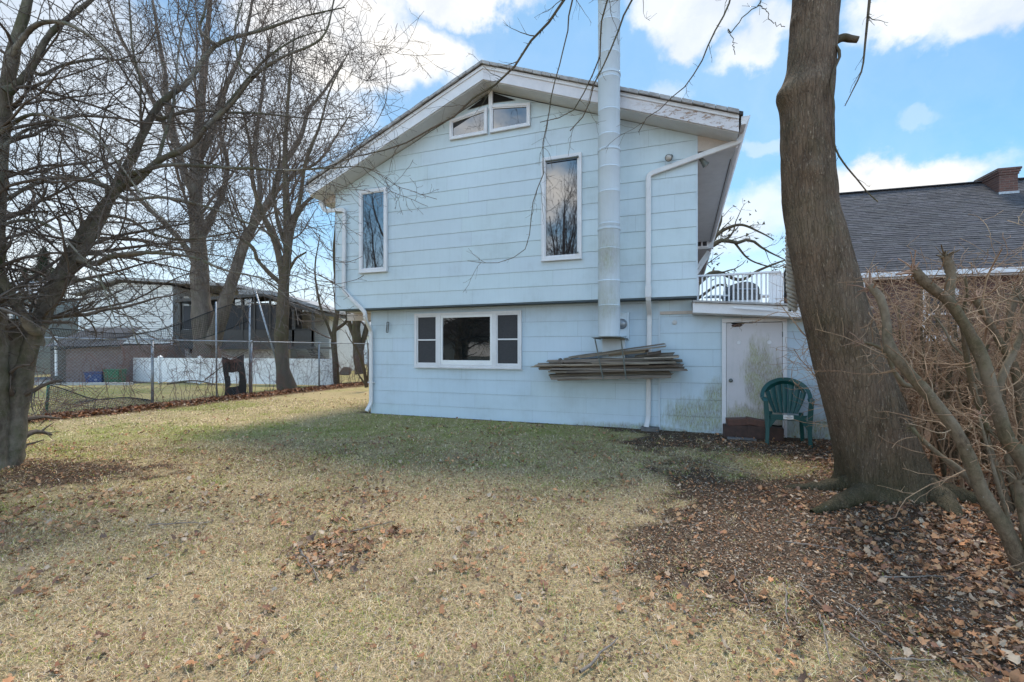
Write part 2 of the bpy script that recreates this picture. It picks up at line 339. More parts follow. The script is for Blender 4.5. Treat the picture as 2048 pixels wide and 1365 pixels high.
bb = N(nt, 'ShaderNodeMapRange', interpolation_type='SMOOTHSTEP'); nt.links.new(sx.outputs[1], bb.inputs[0])   # whole sky brightened behind the camera, added fill for the shaded facade
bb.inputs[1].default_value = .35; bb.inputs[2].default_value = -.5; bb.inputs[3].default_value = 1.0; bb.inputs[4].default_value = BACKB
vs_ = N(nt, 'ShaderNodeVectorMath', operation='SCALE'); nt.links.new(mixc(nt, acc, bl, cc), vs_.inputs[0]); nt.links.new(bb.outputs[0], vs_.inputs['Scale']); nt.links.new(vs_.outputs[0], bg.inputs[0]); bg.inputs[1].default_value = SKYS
# ================================================================ the blue house
house = empty('house', (HO[0], HO[1], 0), -HA, 'pale blue two-storey gabled house with horizontal shingle siding and a low shed wing', 'house')
def clip(poly, ax, val, keep_ge):
    out = []; n = len(poly)
    for i in range(n):
        a, b = poly[i], poly[(i+1) % n]; ia = (a[ax] >= val) == keep_ge; ib = (b[ax] >= val) == keep_ge
        if ia: out.append(a)
        if ia != ib:
            t = (val-a[ax])/(b[ax]-a[ax]); out.append((a[0]+t*(b[0]-a[0]), a[1]+t*(b[1]-a[1])))
    return out
def courses(mb, poly, y, h, z0, z1, lap=.009, jl=(1.1, 1.25), cols=(.955, 1.0), seed=1, gap=.0025, vg=.0005, s0=None, s1=None):
    r = random.Random(seed); z = z0; smin = min(p[0] for p in poly) if s0 is None else s0; smax = max(p[0] for p in poly) if s1 is None else s1; row = 0
    while z < z1:
        st = clip(clip(poly, 1, z, True), 1, z+h-vg, False) if True else []
        if len(st) >= 3:
            s = smin-r.random()*jl[1]
            while s < smax:
                e = s+r.uniform(*jl)
                pc = clip(clip(st, 0, s+gap, True), 0, e-gap, False)
                if len(pc) >= 3:
                    v = r.uniform(*cols); mb.col = (v, v*r.uniform(.99, 1.01), v*r.uniform(.985, 1.015)); dz = r.uniform(-.0015, .0015)
                    f = [(p[0], y-lap*(1-(p[1]-z)/h), p[1]) for p in pc]
                    mb.add(f, [tuple(range(len(f)))])
                    lo = [p for p in pc if abs(p[1]-z) < 1e-4]
                    if len(lo) >= 2:
                        a = min(p[0] for p in lo); b = max(p[0] for p in lo)
                        mb.add([(a, y-lap, z), (b, y-lap, z), (b, y+.004, z), (a, y+.004, z)], [(3, 2, 1, 0)])
                s = e
        z += h; row += 1
SA, ZA = -3.98, 7.10; SLT, SRT, ZE = -8.34, .56, 5.31; WF = -.75; DEP = 16.5
rz = lambda s: ZA-(ZA-ZE)*((SA-s)/(SA-SLT) if s < SA else (s-SA)/(SRT-SA))
UL, UR, UZ = -7.95, -.06, 2.45; FH = .29
# upper wall
pg = [(UL, UZ), (UR, UZ), (UR, rz(UR)-FH), (SA, ZA-FH-.02), (UL, rz(UL)-FH)]
mb = MB(); courses(mb, pg, -.32, .305, UZ, 7.2, seed=3, lap=.010, vg=.0028, cols=(.972, 1.0), gap=.0009, jl=(1.7, 3.4))
uw = mb.build('upper_wall', M['blue'], house)
mb = MB(); mb.prism([(UL+.01, UZ+.004), (UR-.01, UZ+.004), (UR-.01, rz(UR)-FH), (SA, ZA-FH-.02), (UL+.01, rz(UL)-FH)], -.316, DEP-.4); mb.build('wall_core', M['back'], house)
mb = MB()
for s in (UL-.012, UR-.01): mb.box(s, s+.022, -.335, DEP-.3, UZ, rz(UR)-.3)
mb.build('corner_board', M['bluetrim'], house)
mb = MB(); mb.box(UL, UR, -.318, .05, UZ-.03, UZ-.004); mb.build('overhang_underside', M['back'], house)  # underside coloured dark to stand for the thin shadow below the overhang
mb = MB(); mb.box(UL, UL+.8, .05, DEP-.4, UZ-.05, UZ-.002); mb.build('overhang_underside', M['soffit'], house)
# lower wall of the main house
LL, SM = -7.19, -.70
mb = MB(); courses(mb, [(LL, .0), (SM, .0), (SM, UZ-.03), (LL, UZ-.03)], 0, .305, -.06, UZ, seed=9, lap=.010, vg=.003, cols=(.975, 1.0), gap=.0009, jl=(1.7, 3.4))
mb.build('lower_wall', M['blue_low'], house)
mb = MB(); mb.box(LL+.01, SM, .012, DEP-.5, -.1, UZ-.052); mb.build('lower_wall_core', M['back'], house)
mb = MB(); mb.box(LL-.01, LL+.012, -.02, DEP-.4, -.05, UZ-.052)
mb.build('corner_board', M['bluetrim'], house)
a = Hc(697, 619, .35); b = Hc(737, 641, .35)
mb = MB(); mb.box(a[0], LL-.012, .3, .44, b[1], UZ-.05); mb.build('beam_end', M['beige'], house)
# shed wing
SH = 2.35; zsh = lambda s: 2.16-.075*(s+.13)
top = lambda s: zsh(s)
mb = MB(); courses(mb, [(SM, .0), (SH, .0), (SH, top(SH)), (-.13, top(-.13)), (-.14, UZ-.03), (SM, UZ-.03)], 0, .305, -.02, UZ, seed=21, lap=.010, vg=.003, cols=(.975, 1.0), gap=.0009, jl=(1.2, 3.0))
mb.build('shed_wall', M['blue_low'], house)
mb = MB(); mb.prism([(SM, -.1), (SH-.02, -.1), (SH-.02, top(SH)+.08), (-.1, top(-.13)+.08), (SM, UZ-.06)], .012, 3.5); mb.build('shed_wall_core', M['back'], house)
mb = MB(); mb.box(SM-.02, SM+.012, -.03, -.012, -.02, UZ-.05); mb.build('joint_strip', M['bluetrim'], house, bevel=.003)
# white fascia on the shed, shingle edge and roof
mb = MB(); mb.prism([(-.13, 2.155), (SH+.08, 2.155-.075*(SH+.21)), (SH+.08, 2.325-.075*(SH+.21)), (-.13, 2.335)], -.34, -.30)
mb.build('shed_fascia', M['white'], house, bevel=.003)
mb = MB(); mb.prism([(-.13, 2.338), (SH+.15, 2.338-.075*(SH+.28)), (SH+.15, 2.37-.075*(SH+.28)), (-.13, 2.37)], -.39, 4.0); mb.build('shed_roof', M['roofedge'], house)
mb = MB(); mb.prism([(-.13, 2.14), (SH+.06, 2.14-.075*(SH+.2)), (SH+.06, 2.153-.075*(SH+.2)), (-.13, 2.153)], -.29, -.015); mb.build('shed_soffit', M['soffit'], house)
a = Hc(1467, 614, -.40); b = Hc(1553, 619, -.40)
mb = MB(); mb.bar((a[0], -.41, a[1]-.01), (b[0], -.41, b[1]-.012), .012, .035); mb.build('drip_strip', M['white'], house)
a = Hc(1320, 626, 0); mb = MB(); mb.box(a[0], -.12, -.035, -.014, a[1]-.035, a[1]+.02); mb.build('trim_board', M['beige'], house)
# gable roof: rake boards, soffits, roof slabs
def slope(side, dz0, dz1, y0, y1, ext=0.0):
    e = SLT-ext if side < 0 else SRT+ext
    ze = rz(e)
    q = [(e, ze+dz0), (SA, ZA+dz0), (SA, ZA+dz1), (e, ze+dz1)]
    if side > 0: q = [(SA, ZA+dz0), (e, ze+dz0), (e, ze+dz1), (SA, ZA+dz1)]
    return q, y0, y1
for side, mt in ((-1, 'white'), (1, 'whitep')):
    mb = MB(); mb.prism(*slope(side, -.27, -.01, WF, WF+.035)); mb.build('rake_board', M[mt], house)
    mb = MB(); mb.prism(*slope(side, -.068, -.004, WF-.022, WF-.003)); mb.build('rake_trim', M['white'], house)
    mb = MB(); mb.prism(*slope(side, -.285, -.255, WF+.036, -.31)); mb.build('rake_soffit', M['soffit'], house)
    mb = MB(); mb.prism(*slope(side, .0, .05, WF-.05, DEP, .06)); ro = mb.build('roof', M['shingle'], house)
    # irregular lower shingle edge along the rake
    mb = MB(); r = random.Random(side+5); e = SLT if side < 0 else SRT; n = 26
    for i in range(n):
        s0 = SA+(e-SA)*i/n; s1 = SA+(e-SA)*(i+1)/n; j = r.uniform(.0, .014); L, R = min(s0, s1), max(s0, s1)
        mb.prism([(L+.004, rz(L)+.01-j), (R-.004, rz(R)+.01-j), (R-.004, rz(R)+.06), (L+.004, rz(L)+.06)], WF-.075-r.uniform(0, .015), WF-.045)
    mb.build('shingle_edge', M['roofedge'], ro)
# flat eave soffits, with closure triangles and long gutters
zs = ZE-.33
for side in (-1, 1):
    s0, s1 = (SLT, UL-.013) if side < 0 else (UR+.013, SRT)
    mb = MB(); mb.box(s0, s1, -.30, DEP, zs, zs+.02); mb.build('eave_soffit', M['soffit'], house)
    mb = MB()
    if side < 0: mb.prism([(s0, zs), (s1, zs), (s1, rz(s1)-.29), (s0, rz(s0)-.27)], -.325, -.303)
    else: mb.prism([(s0, zs), (s1, zs), (s1, rz(s1)-.27), (s0, rz(s0)-.29)], -.325, -.303)
    mb.build('eave_return', M['beige'], house)
    e = SLT if side < 0 else SRT
    mb = MB(); mb.box(min(e, e+side*.03), max(e, e+side*.03), -.30, DEP, zs-.02, ZE-.06); mb.build('eave_fascia', M['white'], house)
    g = MB(); x0 = e+side*.035; prof = [(0, -.13), (.07, -.13), (.125, -.02), (.135, .0), (.125, .0), (.0, -.0)]
    pr = [(x0+side*a, ZE-.03+b) for a, b in prof]
    if side < 0: pr = pr[::-1]
    g.prism(pr, WF+.0, DEP); gu = g.build('gutter', M['white'], house)
if 1:
    mb = MB(); s0 = SRT; mb.bar((s0-.04, .2, zs-.02), (s0-.04, DEP, zs-.02), .012, .012); mb.build('cable', M['brownm'], house)
# apex vents
mb = MB(); zt = ZA-FH-.03; hs = .54
mb.add([(SA-hs, -.345, zt-hs*.40-.045), (SA-.05, -.345, zt-.22), (SA-.05, -.345, zt-.02), ], [(0, 1, 2)])
mb.add([(SA+.05, -.345, zt-.22), (SA+hs, -.345, zt-hs*.40-.045), (SA+.05, -.345, zt-.02)], [(0, 1, 2)])
mb.build('gable_vent', M['dark'], house)
mb = MB(); mb.box(SA-.045, SA+.045, -.375, -.336, zt-.36, zt+.02); mb.build('king_post', M['white'], house, bevel=.004)
# the panel with a little window under the long eave, and the deck beyond
pw = 7.0; a = Hc(1425, 467, pw); a2 = Hc(1419, 497, pw)
mb = MB(); mb.box(UR+.02, a[0]+.03, pw, pw+.1, a2[1], a[1]+.4); pn = mb.build('bay_panel', M['soffit'], house)
q0 = Hc(1388, 468, pw); q1 = Hc(1417, 495, pw)
mb = MB(); mb.box(q0[0], q1[0], pw-.02, pw-.004, q1[1], q0[1]); sw = mb.build('window', M['white'], house)
mb = MB(); xs = (q0[0]+q1[0])/2+.02
for x0, x1 in ((q0[0]+.03, xs-.03), (xs+.03, q1[0]-.05)): mb.box(x0, x1, pw-.027, pw-.022, q1[1]+.05, q0[1]-.05)
mb.build('pane', M['glassd'], sw)
for (p, q) in (((1394, 536), (1417, 503)), ((1394, 548), (1420, 506))):
    a = Hc(p[0], p[1], pw+.3); b = Hc(q[0], q[1], pw+.3); mb = MB(); mb.bar((a[0], pw+.3, a[1]), (b[0], pw+.3, b[1]), .07, .09); mb.build('brace', M['soffit'], house)
# ---------------------------------------------------------------- windows
def window(x0, x1, z0, z1, y, fr=.06, poly=None, sash=None, glass='glass', name='window', lab=None):
    """frame ring of boards standing proud of the wall, pane set back inside"""
    P = poly or [(x0, z0), (x1, z0), (x1, z1), (x0, z1)]; n = len(P); cx = sum(p[0] for p in P)/n; cz = sum(p[1] for p in P)/n
    def inset(P, d):
        out = []
        for i in range(n):
            a, b, c = np.array(P[i-1]), np.array(P[i]), np.array(P[(i+1) % n]); e1 = (b-a)/np.linalg.norm(b-a); e2 = (c-b)/np.linalg.norm(c-b)
            n1 = np.array([-e1[1], e1[0]]); n2 = np.array([-e2[1], e2[0]]); A = np.array([n1, n2]); k = np.array([n1@b+d, n2@b+d]); out.append(tuple(np.linalg.solve(A, k)))
        return out
    I = inset(P, fr); I2 = inset(P, fr+.022)
    def ring(mb, A, B, y0, y1):
        for i in range(n):
            j = (i+1) % n
            mb.add([(A[i][0], y0, A[i][1]), (A[j][0], y0, A[j][1]), (B[j][0], y0, B[j][1]), (B[i][0], y0, B[i][1]), (A[i][0], y1, A[i][1]), (A[j][0], y1, A[j][1]), (B[j][0], y1, B[j][1]), (B[i][0], y1, B[i][1])],
                   [(0, 1, 2, 3), (4, 7, 6, 5), (0, 4, 5, 1), (3, 2, 6, 7)])
    mb = MB(); ring(mb, P, I, y-.055, y-.0); ring(mb, I, I2, y-.040, y-.0)
    w_ = mb.build(name, M['white'], house)
    if lab: w_['label'] = lab
    mb = MB(); mb.add([(p[0], y-.020, p[1]) for p in I2], [tuple(range(n))]); mb.build('pane', M[glass], w_)
    return w_, I2
def drip(w_, x0, x1, z, y):
    mb = MB(); mb.box(x0-.012, x1+.012, y-.068, y-.012, z-.02, z-.002); mb.build('sill', M['white'], w_, bevel=.003)
yu = -.332
# tall windows
wl, _ = window(-7.25, -6.50, 3.27, 5.14, yu, .065, lab='narrow tall window on the eave side of the upper wall'); drip(wl, -7.25, -6.50, 3.27, yu)
wr, _ = window(-2.89, -2.10, 3.25, 5.26, yu, .062, lab='tall window beside the flue pipe'); drip(wr, -2.89, -2.10, 3.25, yu)
mb = MB()
mb.tube([(-2.80, yu-.075, 5.17), (-2.16, yu-.075, 5.17)], .013, 8); mb.lathe([(.001, 0), (.022, .0), (.022, .03), (.001, .03)], (-2.17, yu-.075, 5.155), 10); mb.build('shade_rod', M['iron'], wr)
mb = MB(); mb.lathe([(.001, 0), (.018, .0), (.018, .025), (.001, .025)], (-2.17, yu-.07, 3.34), 10); mb.build('catch', M['iron'], wr)
# gable trapezoids
gl = [Hc(901, 283, yu), Hc(975.5, 269, yu), Hc(975.5, 216, yu), Hc(901, 243, yu)]
gr = [Hc(981, 267, yu), Hc(1061, 253.5, yu), Hc(1061, 208, yu), Hc(981, 213, yu)]
zb = (gl[0][1]+gl[1][1]+gr[0][1]+gr[1][1])/4
gl = [(gl[0][0], zb), (gl[1][0], zb), (gl[2][0], gl[2][1]), (gl[3][0], gl[3][1])]; gr = [(gr[0][0], zb), (gr[1][0], zb), (gr[2][0], gr[2][1]), (gr[3][0], gr[3][1])]
window(0, 0, 0, 0, yu, .05, gl, name='gable_window'); window(0, 0, 0, 0, yu, .05, gr, name='gable_window')
# triple window low on the wall
X0, X1, Z0, Z1 = -5.98, -3.42, 1.115, 2.315; yl = -.012
mb = MB(); f = .055
mb.box(X0, X1, yl-.06, yl, Z0, Z0+f); mb.box(X0, X1, yl-.06, yl, Z1-f, Z1); mb.box(X0, X0+f, yl-.06, yl, Z0+f, Z1-f); mb.box(X1-f, X1, yl-.06, yl, Z0+f, Z1-f)
d1 = Hc(880, 700, 0)[0]; d2 = Hc(990, 700, 0)[0]
mb.box(d1-.05, d1+.045, yl-.055, yl, Z0+f, Z1-f); mb.box(d2-.045, d2+.05, yl-.055, yl, Z0+f, Z1-f)
tw = mb.build('triple_window', M['white'], house, bevel=.004)
mb = MB(); cx0, cx1, cz0, cz1 = d1+.047, d2-.047, Z0+f+.002, Z1-f-.002
mb.box(cx0, cx1, yl-.045, yl, cz0, cz0+.10); mb.box(cx0, cx1, yl-.045, yl, cz1-.055, cz1); mb.box(cx0, cx0+.045, yl-.045, yl, cz0+.10, cz1-.055); mb.box(cx1-.045, cx1, yl-.045, yl, cz0+.10, cz1-.055)
mb.build('sash', M['vinyl'], tw, bevel=.004)
mb = MB(); mb.add([(cx0+.04, yl-.02, cz0+.09), (cx1-.04, yl-.02, cz0+.09), (cx1-.04, yl-.02, cz1-.05), (cx0+.04, yl-.02, cz1-.05)], [(0, 1, 2, 3)]); mb.build('pane', M['glassd'], tw)
for a, b in ((X0+f+.002, d1-.052), (d2+.052, X1-f-.002)):
    mb = MB(); z0, z1 = Z0+f+.002, Z1-f-.002; zm = (z0+z1)/2-.01
    mb.box(a, a+.028, yl-.042, yl, z0, z1); mb.box(b-.028, b, yl-.042, yl, z0, z1); mb.box(a+.028, b-.028, yl-.042, yl, z0, z0+.04); mb.box(a+.028, b-.028, yl-.042, yl, z1-.03, z1); mb.box(a+.028, b-.028, yl-.040, yl, zm, zm+.03)
    mb.build('sash', M['white'], tw)
    mb = MB(); mb.add([(a+.02, yl-.022, z0+.02), (b-.02, yl-.022, z0+.02), (b-.02, yl-.022, z1-.02), (a+.02, yl-.022, z1-.02)], [(0, 1, 2, 3)]); mb.build('insect_screen', M['screen'], tw)
mb = MB(); mb.box(X0-.015, X1+.015, yl-.075, yl, Z0-.022, Z0-.002); mb.build('sill', M['white'], tw, bevel=.003)
# ---------------------------------------------------------------- flue pipe on its metal shelf
PC = (-1.485, -1.02); PR = .185; pz0 = Hc(1218, 674, -1.02)[1]
mb = MB(); zz = pz0; prof = [(PR-.002, 0)]
k = 0
while zz < 9.2:
    nz = zz+(.42 if k % 2 else .55); prof += [(PR, zz-pz0+.012), (PR, nz-pz0-.03), (PR+.004, nz-pz0-.026), (PR+.004, nz-pz0-.006), (PR-.004, nz-pz0-.003), (PR-.004, nz-pz0)]; zz = nz; k += 1
mb.lathe(prof, (PC[0], PC[1], pz0), 48)
fl = mb.build('flue_pipe', M['bluetrim'], house, smooth=False)
for p in fl.data.polygons: p.use_smooth = len(p.vertices) == 4 and abs(p.normal.z) < .3
for z in (3.55, 4.9, 6.2):
    mb = MB(); mb.lathe([(PR+.008, 0), (PR+.011, .0), (PR+.011, .035), (PR+.008, .035)], (PC[0], PC[1], z), 32); mb.box(PC[0]-.02, PC[0]+.02, PC[1]+PR-.01, -.33, z+.003, z+.03); mb.build('pipe_strap', M['bluetrim'], fl)
mb = MB(); mb.box(PC[0]-.19, PC[0]+.17, PC[1]-.02, -.02, pz0-.34, pz0-.05); mb.box(PC[0]-.21, PC[0]+.19, PC[1]+.36, -.02, pz0-.75, pz0-.10)
bx0 = Hc(1206, 0, -.2)[0]; bx1 = Hc(1251, 0, -.2)[0]
mb = MB(); mb.box(bx0, bx1, -.30, -.014, 1.30, pz0+.02); mb.box(bx0-.012, bx1+.012, -.32, -.014, pz0+.022, pz0+.04); mb.build('chase_box', M['bluetrim'], house, bevel=.004)
# electricity meter
mx, mz = Hc(1243, 648, -.2)
mb = MB(); mb.box(mx-.13, mx+.13, -.13, -.014, mz-.30, mz+.22); me_ = mb.build('meter_box', M['bluetrim'], house, bevel=.008)
mb = MB(); mb.add([(mx+r_*math.cos(a), y_, mz+r_*math.sin(a)) for r_, y_ in ((.001, -.245), (.06, -.24), (.078, -.215), (.082, -.15), (.098, -.148), (.098, -.131)) for a in [2*PI*i/28 for i in range(28)]],
                  [(i*28+j, i*28+(j+1) % 28, (i+1)*28+(j+1) % 28, (i+1)*28+j) for i in range(5) for j in range(28)])
mb.build('meter_dome', M['galv'], me_, smooth=True)
# ---------------------------------------------------------------- downspouts
def spout(pts, name='downspout', w_=.075, d_=.055):
    """rounded rectangular pipe swept through points (s,w,z)"""
    mb = MB(); P = [np.array(p, float) for p in pts]
    Q = [P[0]]
    for i in range(1, len(P)-1):
        a = P[i]+(P[i-1]-P[i])/np.linalg.norm(P[i-1]-P[i])*.07; b = P[i]+(P[i+1]-P[i])/np.linalg.norm(P[i+1]-P[i])*.07
        for t in (0, .33, .67, 1): Q.append(a*(1-t)**2+P[i]*2*t*(1-t)+b*t*t)
    Q.append(P[-1]); n = len(Q); vs = []; prof = [(-.5, -.35), (-.38, -.5), (.38, -.5), (.5, -.35), (.5, .35), (.38, .5), (-.38, .5), (-.5, .35)]
    for i in range(n):
        t = (Q[min(i+1, n-1)]-Q[max(i-1, 0)]); t /= np.linalg.norm(t); yv = np.array([0, 1.0, 0]); yv = yv-t*(yv@t); yv /= np.linalg.norm(yv); xv = np.cross(yv, t)
        vs += [Q[i]+xv*a*w_+yv*b*d_ for a, b in prof]
    k = 8; mb.add(vs, [(i*k+j, i*k+(j+1) % k, (i+1)*k+(j+1) % k, (i+1)*k+j) for i in range(n-1) for j in range(k)]+[tuple(range(k)), tuple(range(n*k-1, (n-1)*k-1, -1))])
    return mb.build(name, M['spout'], house)
dR = Hc(1296.5, 0, -.37)[0]
p1 = Hc(1478, 285, -.36); p2 = Hc(1297, 350, -.37)
ds = spout([(p1[0]+.04, -.40, p1[1]+.16), (p1[0]+.02, -.40, p1[1]), (p2[0], -.38, p2[1]), (dR, -.38, UZ-.02), (dR, -.22, UZ-.17), (dR+.0, -.06, UZ-.30), (dR-.02, -.06, .22), (dR-.05, -.17, .06)], w_=.088)
mb = MB(); mb.box(dR-.055, dR+.055, -.41, -.345, UZ+.0, UZ+.20); mb.build('spout_joint', M['spout'], ds, bevel=.004); mb = MB(); mb.box(dR-.09, dR+.07, -.095, -.013, .95, .98)
mb.build('spout_strap', M['spout'], ds, bevel=.004)
qa = Hc(688, 420, -.37); qb = Hc(688, 582, -.37); qc = Hc(733, 630, -.37); qd = Hc(741, 660, -.05)
ds2 = spout([(SLT-.03, -.38, qa[1]+.26), (SLT+.1, -.38, qa[1]+.03), (qa[0]+.02, -.38, qa[1]), (qa[0], -.38, qb[1]), (qc[0]-.03, -.38, qc[1]+.06), (qc[0]-.03, -.37, qc[1]-.10), (LL+.03, -.07, 1.95), (LL+.03, -.06, .25), (LL-.02, -.16, .07)], w_=.088)
mb = MB(); mb.box(LL-.04, LL+.1, -.095, -.013, .72, .75); mb.build('spout_strap', M['spout'], ds2)
# ---------------------------------------------------------------- small fittings
def flood(px, py, w_, dirv, name):
    s, z = Hc(px, py, w_); mb = MB(); d_ = np.array(dirv, float); d_ /= np.linalg.norm(d_); c = np.array([s, w_, z])
    mb.tube([c-d_*.13, c-d_*.10, c-d_*.05, c, c+d_*.055, c+d_*.06], [.018, .034, .038, .048, .064, .064], 18)
    o = mb.build(name, M['iron'], house, smooth=True)
    mb = MB(); mb.tube([c+d_*.048, c+d_*.064, c+d_*.075], [.058, .050, .02], 18); mb.build('lamp_glass', M['glassw'], o, smooth=True)
    mb = MB(); mb.tube([c-d_*.12, np.array([s-.02 if w_ < 0 else s-.12, -.335, z+.03])], .014, 8); mb.build('lamp_arm', M['iron'], o)
M['glassw'] = basic('frosted_lamp', (.55, .52, .48), (.35, .30, .26), 20, .15, .0, spec=.8)
flood(1339, 315, -.44, (-.25, -.8, -.45), 'floodlight')
flood(1408, 326, -.25, (.45, .25, -.55), 'floodlight')
s, z = Hc(1349, 645.5, -.02); mb = MB()
mb.add([(s+r_*math.cos(a), y_, z+r_*math.sin(a)) for r_, y_ in ((.001, -.03), (.02, -.034), (.026, -.022), (.04, -.028), (.046, -.012)) for a in [2*PI*i/20 for i in range(20)]], [(i*20+j, i*20+(j+1) % 20, (i+1)*20+(j+1) % 20, (i+1)*20+j) for i in range(4) for j in range(20)])
mb.build('round_outlet_cover', M['soffit'], house, smooth=True)
s, z = Hc(776, 655, -.03); tw_ = MB(); e_ = .025
wc = empty('wind_chime', (0, 0, 0), 0, 'small black hanging frame on the blue wall just under the overhang', 'wall ornament')
wc.location = hw(s, -.06, z); wc.rotation_euler.z = -HA
mb = MB(); mb.bar((-.028, 0, -.115), (-.003, 0, .12), .012, .012); mb.bar((.020, 0, -.125), (.045, 0, .11), .012, .012); mb.bar((-.028, 0, -.118), (.02, 0, -.122), .012, .014); mb.bar((-.003, 0, .12), (.045, 0, .113), .012, .014); mb.build('frame', M['blackp'], wc)
mb = MB(); mb.bar((-.006, .0, -.09), (.013, .0, .06), .014, .006); mb.build('slat', M['galv'], wc)
mb = MB(); mb.tube([(.02, 0, .12), (.02, 0, UZ-.03-z)], .002, 4); mb.build('string', M['net'], wc)
# ---------------------------------------------------------------- shed door
D0, D1, DZ0, DZ1 = .435, 1.30, .02, 1.975; yd = -.012
mb = MB(); mb.box(D0-.075, D0-.006, yd-.045, yd, .0, DZ1+.006); mb.box(D1+.006, D1+.075, yd-.045, yd, .0, DZ1+.006); mb.box(D0-.075, D1+.075, yd-.045, yd, DZ1+.008, DZ1+.08)
dfm = mb.build('door_frame', M['white'], house, bevel=.004)
mb = MB(); mb.box(D0-.005, D1+.005, yd-.004, yd-.001, 0, DZ1+.005); mb.build('door_gap', M['dark'], dfm)
mb = MB(); r = random.Random(4); bot = [(D0+(D1-D0)*i/14, .07+r.uniform(0, .10)+(.12 if i > 9 else 0)) for i in range(15)]
mb.prism([(D0, bot[0][1])]+bot[1:]+[(D1, DZ1-.004), (D0+.30, DZ1-.004), (D0+.27, DZ1-.03), (D0+.10, DZ1-.028), (D0+.07, DZ1-.004), (D0, DZ1-.004)], yd-.035, yd-.005)
dr = mb.build('door', M['doorw'], house)
def disc(mb, c, r_, h_, k=24, prof=None):
    pr = prof or ((.001, -h_), (r_*.8, -h_), (r_, 0)); n = len(pr)
    mb.add([(c[0]+a_*math.cos(t), c[1]+b_, c[2]+a_*math.sin(t)) for a_, b_ in pr for t in [2*PI*i/k for i in range(k)]], [(i*k+j, i*k+(j+1) % k, (i+1)*k+(j+1) % k, (i+1)*k+j) for i in range(n-1) for j in range(k)])
mb = MB(); disc(mb, (D0+.068, yd-.035, .955), .034, .0, 20, ((.001, -.055), (.020, -.055), (.026, -.045), (.022, -.03), (.012, -.02), (.014, -.008), (.034, -.006), (.035, 0)))
mb.build('door_knob', M['iron'], dr, smooth=True)
for sx_ in (.20, .67):
    mb = MB(); disc(mb, (D0+sx_, yd-.035, 1.63), .036, .0, 24, ((.001, -.002), (.026, -.002), (.028, -.008), (.034, -.008), (.036, 0))); mb.build('round_cap', M['white'], dr)
for z in (1.72, 1.0, .3): mb = MB(); mb.tube([(D1+.004, yd-.047, z), (D1+.004, yd-.047, z+.09)], .007, 8); mb.build('hinge', M['iron'], dfm)
mb = MB(); mb.prism([(D0+.075, DZ1-.055), (D0+.11, DZ1-.075), (D0+.22, DZ1-.07), (D0+.26, DZ1-.045), (D0+.24, DZ1-.028), (D0+.09, DZ1-.03)], yd-.0375, yd-.033); mb.build('rotten_patch', M['paver'], dr)
# broken skirting where wall meets soil
mb = MB(); r = random.Random(8)
s = SM-.55
while s < D0-.1:
    l = r.uniform(.2, .45); h_ = r.uniform(.03, .08); mb.prism([(s, -.02), (s+l, -.02), (s+l-.02, h_*r.uniform(.5, 1)), (s+.03, h_)], -.05, -.014); s += l+r.uniform(.01, .12)
mb.build('skirting', M['blue_low'], house)
# ================================================================ things against the wall
# metal rack with two bent straps, boards stacked in it
def hp(s, w_, z): return tuple(hw(s, w_, z))
rk = empty('wall_rack', hw(-1.6, -.5, pz0), -HA, 'rusty metal wall rack with two hanging straps under the flue pipe', 'rack')
def R_(s, w_, z): return (s+1.6, w_+.5, z-pz0)
a = Hc(1188, 676, -.72); b = Hc(1253, 676, -.72)
mb = MB(); x0, x1 = a[0], b[0]-.05
mb.bar(R_(x0, -.74, pz0-.02), R_(x1, -.74, pz0-.02), .03, .012); mb.bar(R_(x0, -.74, pz0-.02), R_(x0, -.02, pz0-.02), .03, .012); mb.bar(R_(x1, -.74, pz0-.02), R_(x1, -.02, pz0-.02), .03, .012)
mb.box(x0+1.6+.03, x1+1.6, -.62, .32, -.014, -.006); mb.build('shelf', M['iron'], rk)
for p, q in (((1190, 679), (1206, 757)), ((1242, 679), (1252, 758))):
    s0, z0 = Hc(p[0], p[1], -.74); s1, z1 = Hc(q[0], q[1], -.60)
    mb = MB(); mb.bar(R_(s0, -.74, z0), R_(s1, -.60, z1), .022, .012, (0, 1, 0)); mb.bar(R_(s1, -.60, z1), R_(s1+.02, -.02, z1), .022, .012); mb.build('strap', M['iron'], rk)
BD = [  # (px0,py0,px1,py1, thickness px, tone, depth)
 (1103, 757, 1342, 753, 8, .9, 0), (1101, 752, 1340, 745, 8, .8, 1), (1113, 748, 1330, 736, 10, 1.0, 2), (1098, 744, 1300, 741, 5, .8, 0), (1079, 738, 1366, 731, 6, .95, 1),
 (1112, 742, 1368, 737, 7, .72, 2), (1071, 731, 1300, 727, 5, 1.25, 0), (1104, 728, 1362, 729, 6, 1.0, 2), (1078, 728, 1250, 722, 5, 1.05, 1), (1098, 723, 1174, 724, 7, .8, 2), (1122, 722, 1280, 719, 6, 1.9, 1),
 (1172, 722, 1365, 722, 7, .85, 2), (1096, 722, 1345, 716, 5, .9, 0), (1200, 719, 1330, 723, 6, 1.1, 1), (1130, 718, 1330, 688, 4, 1.0, 1), (1160, 716, 1332, 693, 4, 1.1, 0), (1212, 713, 1297, 700, 9, 1.25, 2),
 (1220, 709, 1292, 703, 9, 1.4, 1), (1270, 714, 1348, 708, 8, .8, 2), (1296, 708, 1322, 704, 9, .6, 1), (1140, 716, 1215, 706, 7, .75, 2), (1290, 718, 1358, 714, 5, 1.5, 0), (1115, 733, 1358, 733, 6, .75, 2), (1185, 726, 1352, 725, 5, 1.1, 0)]
r = random.Random(12)
BD += [(x0+r.uniform(-12, 40), y0+r.choice((-4, 3)), x1-r.uniform(-12, 50), y1+r.choice((-4, 3)), th*.7, tone*r.uniform(.6, 1.2), (dp+1) % 3) for (x0, y0, x1, y1, th, tone, dp) in BD[:14]]
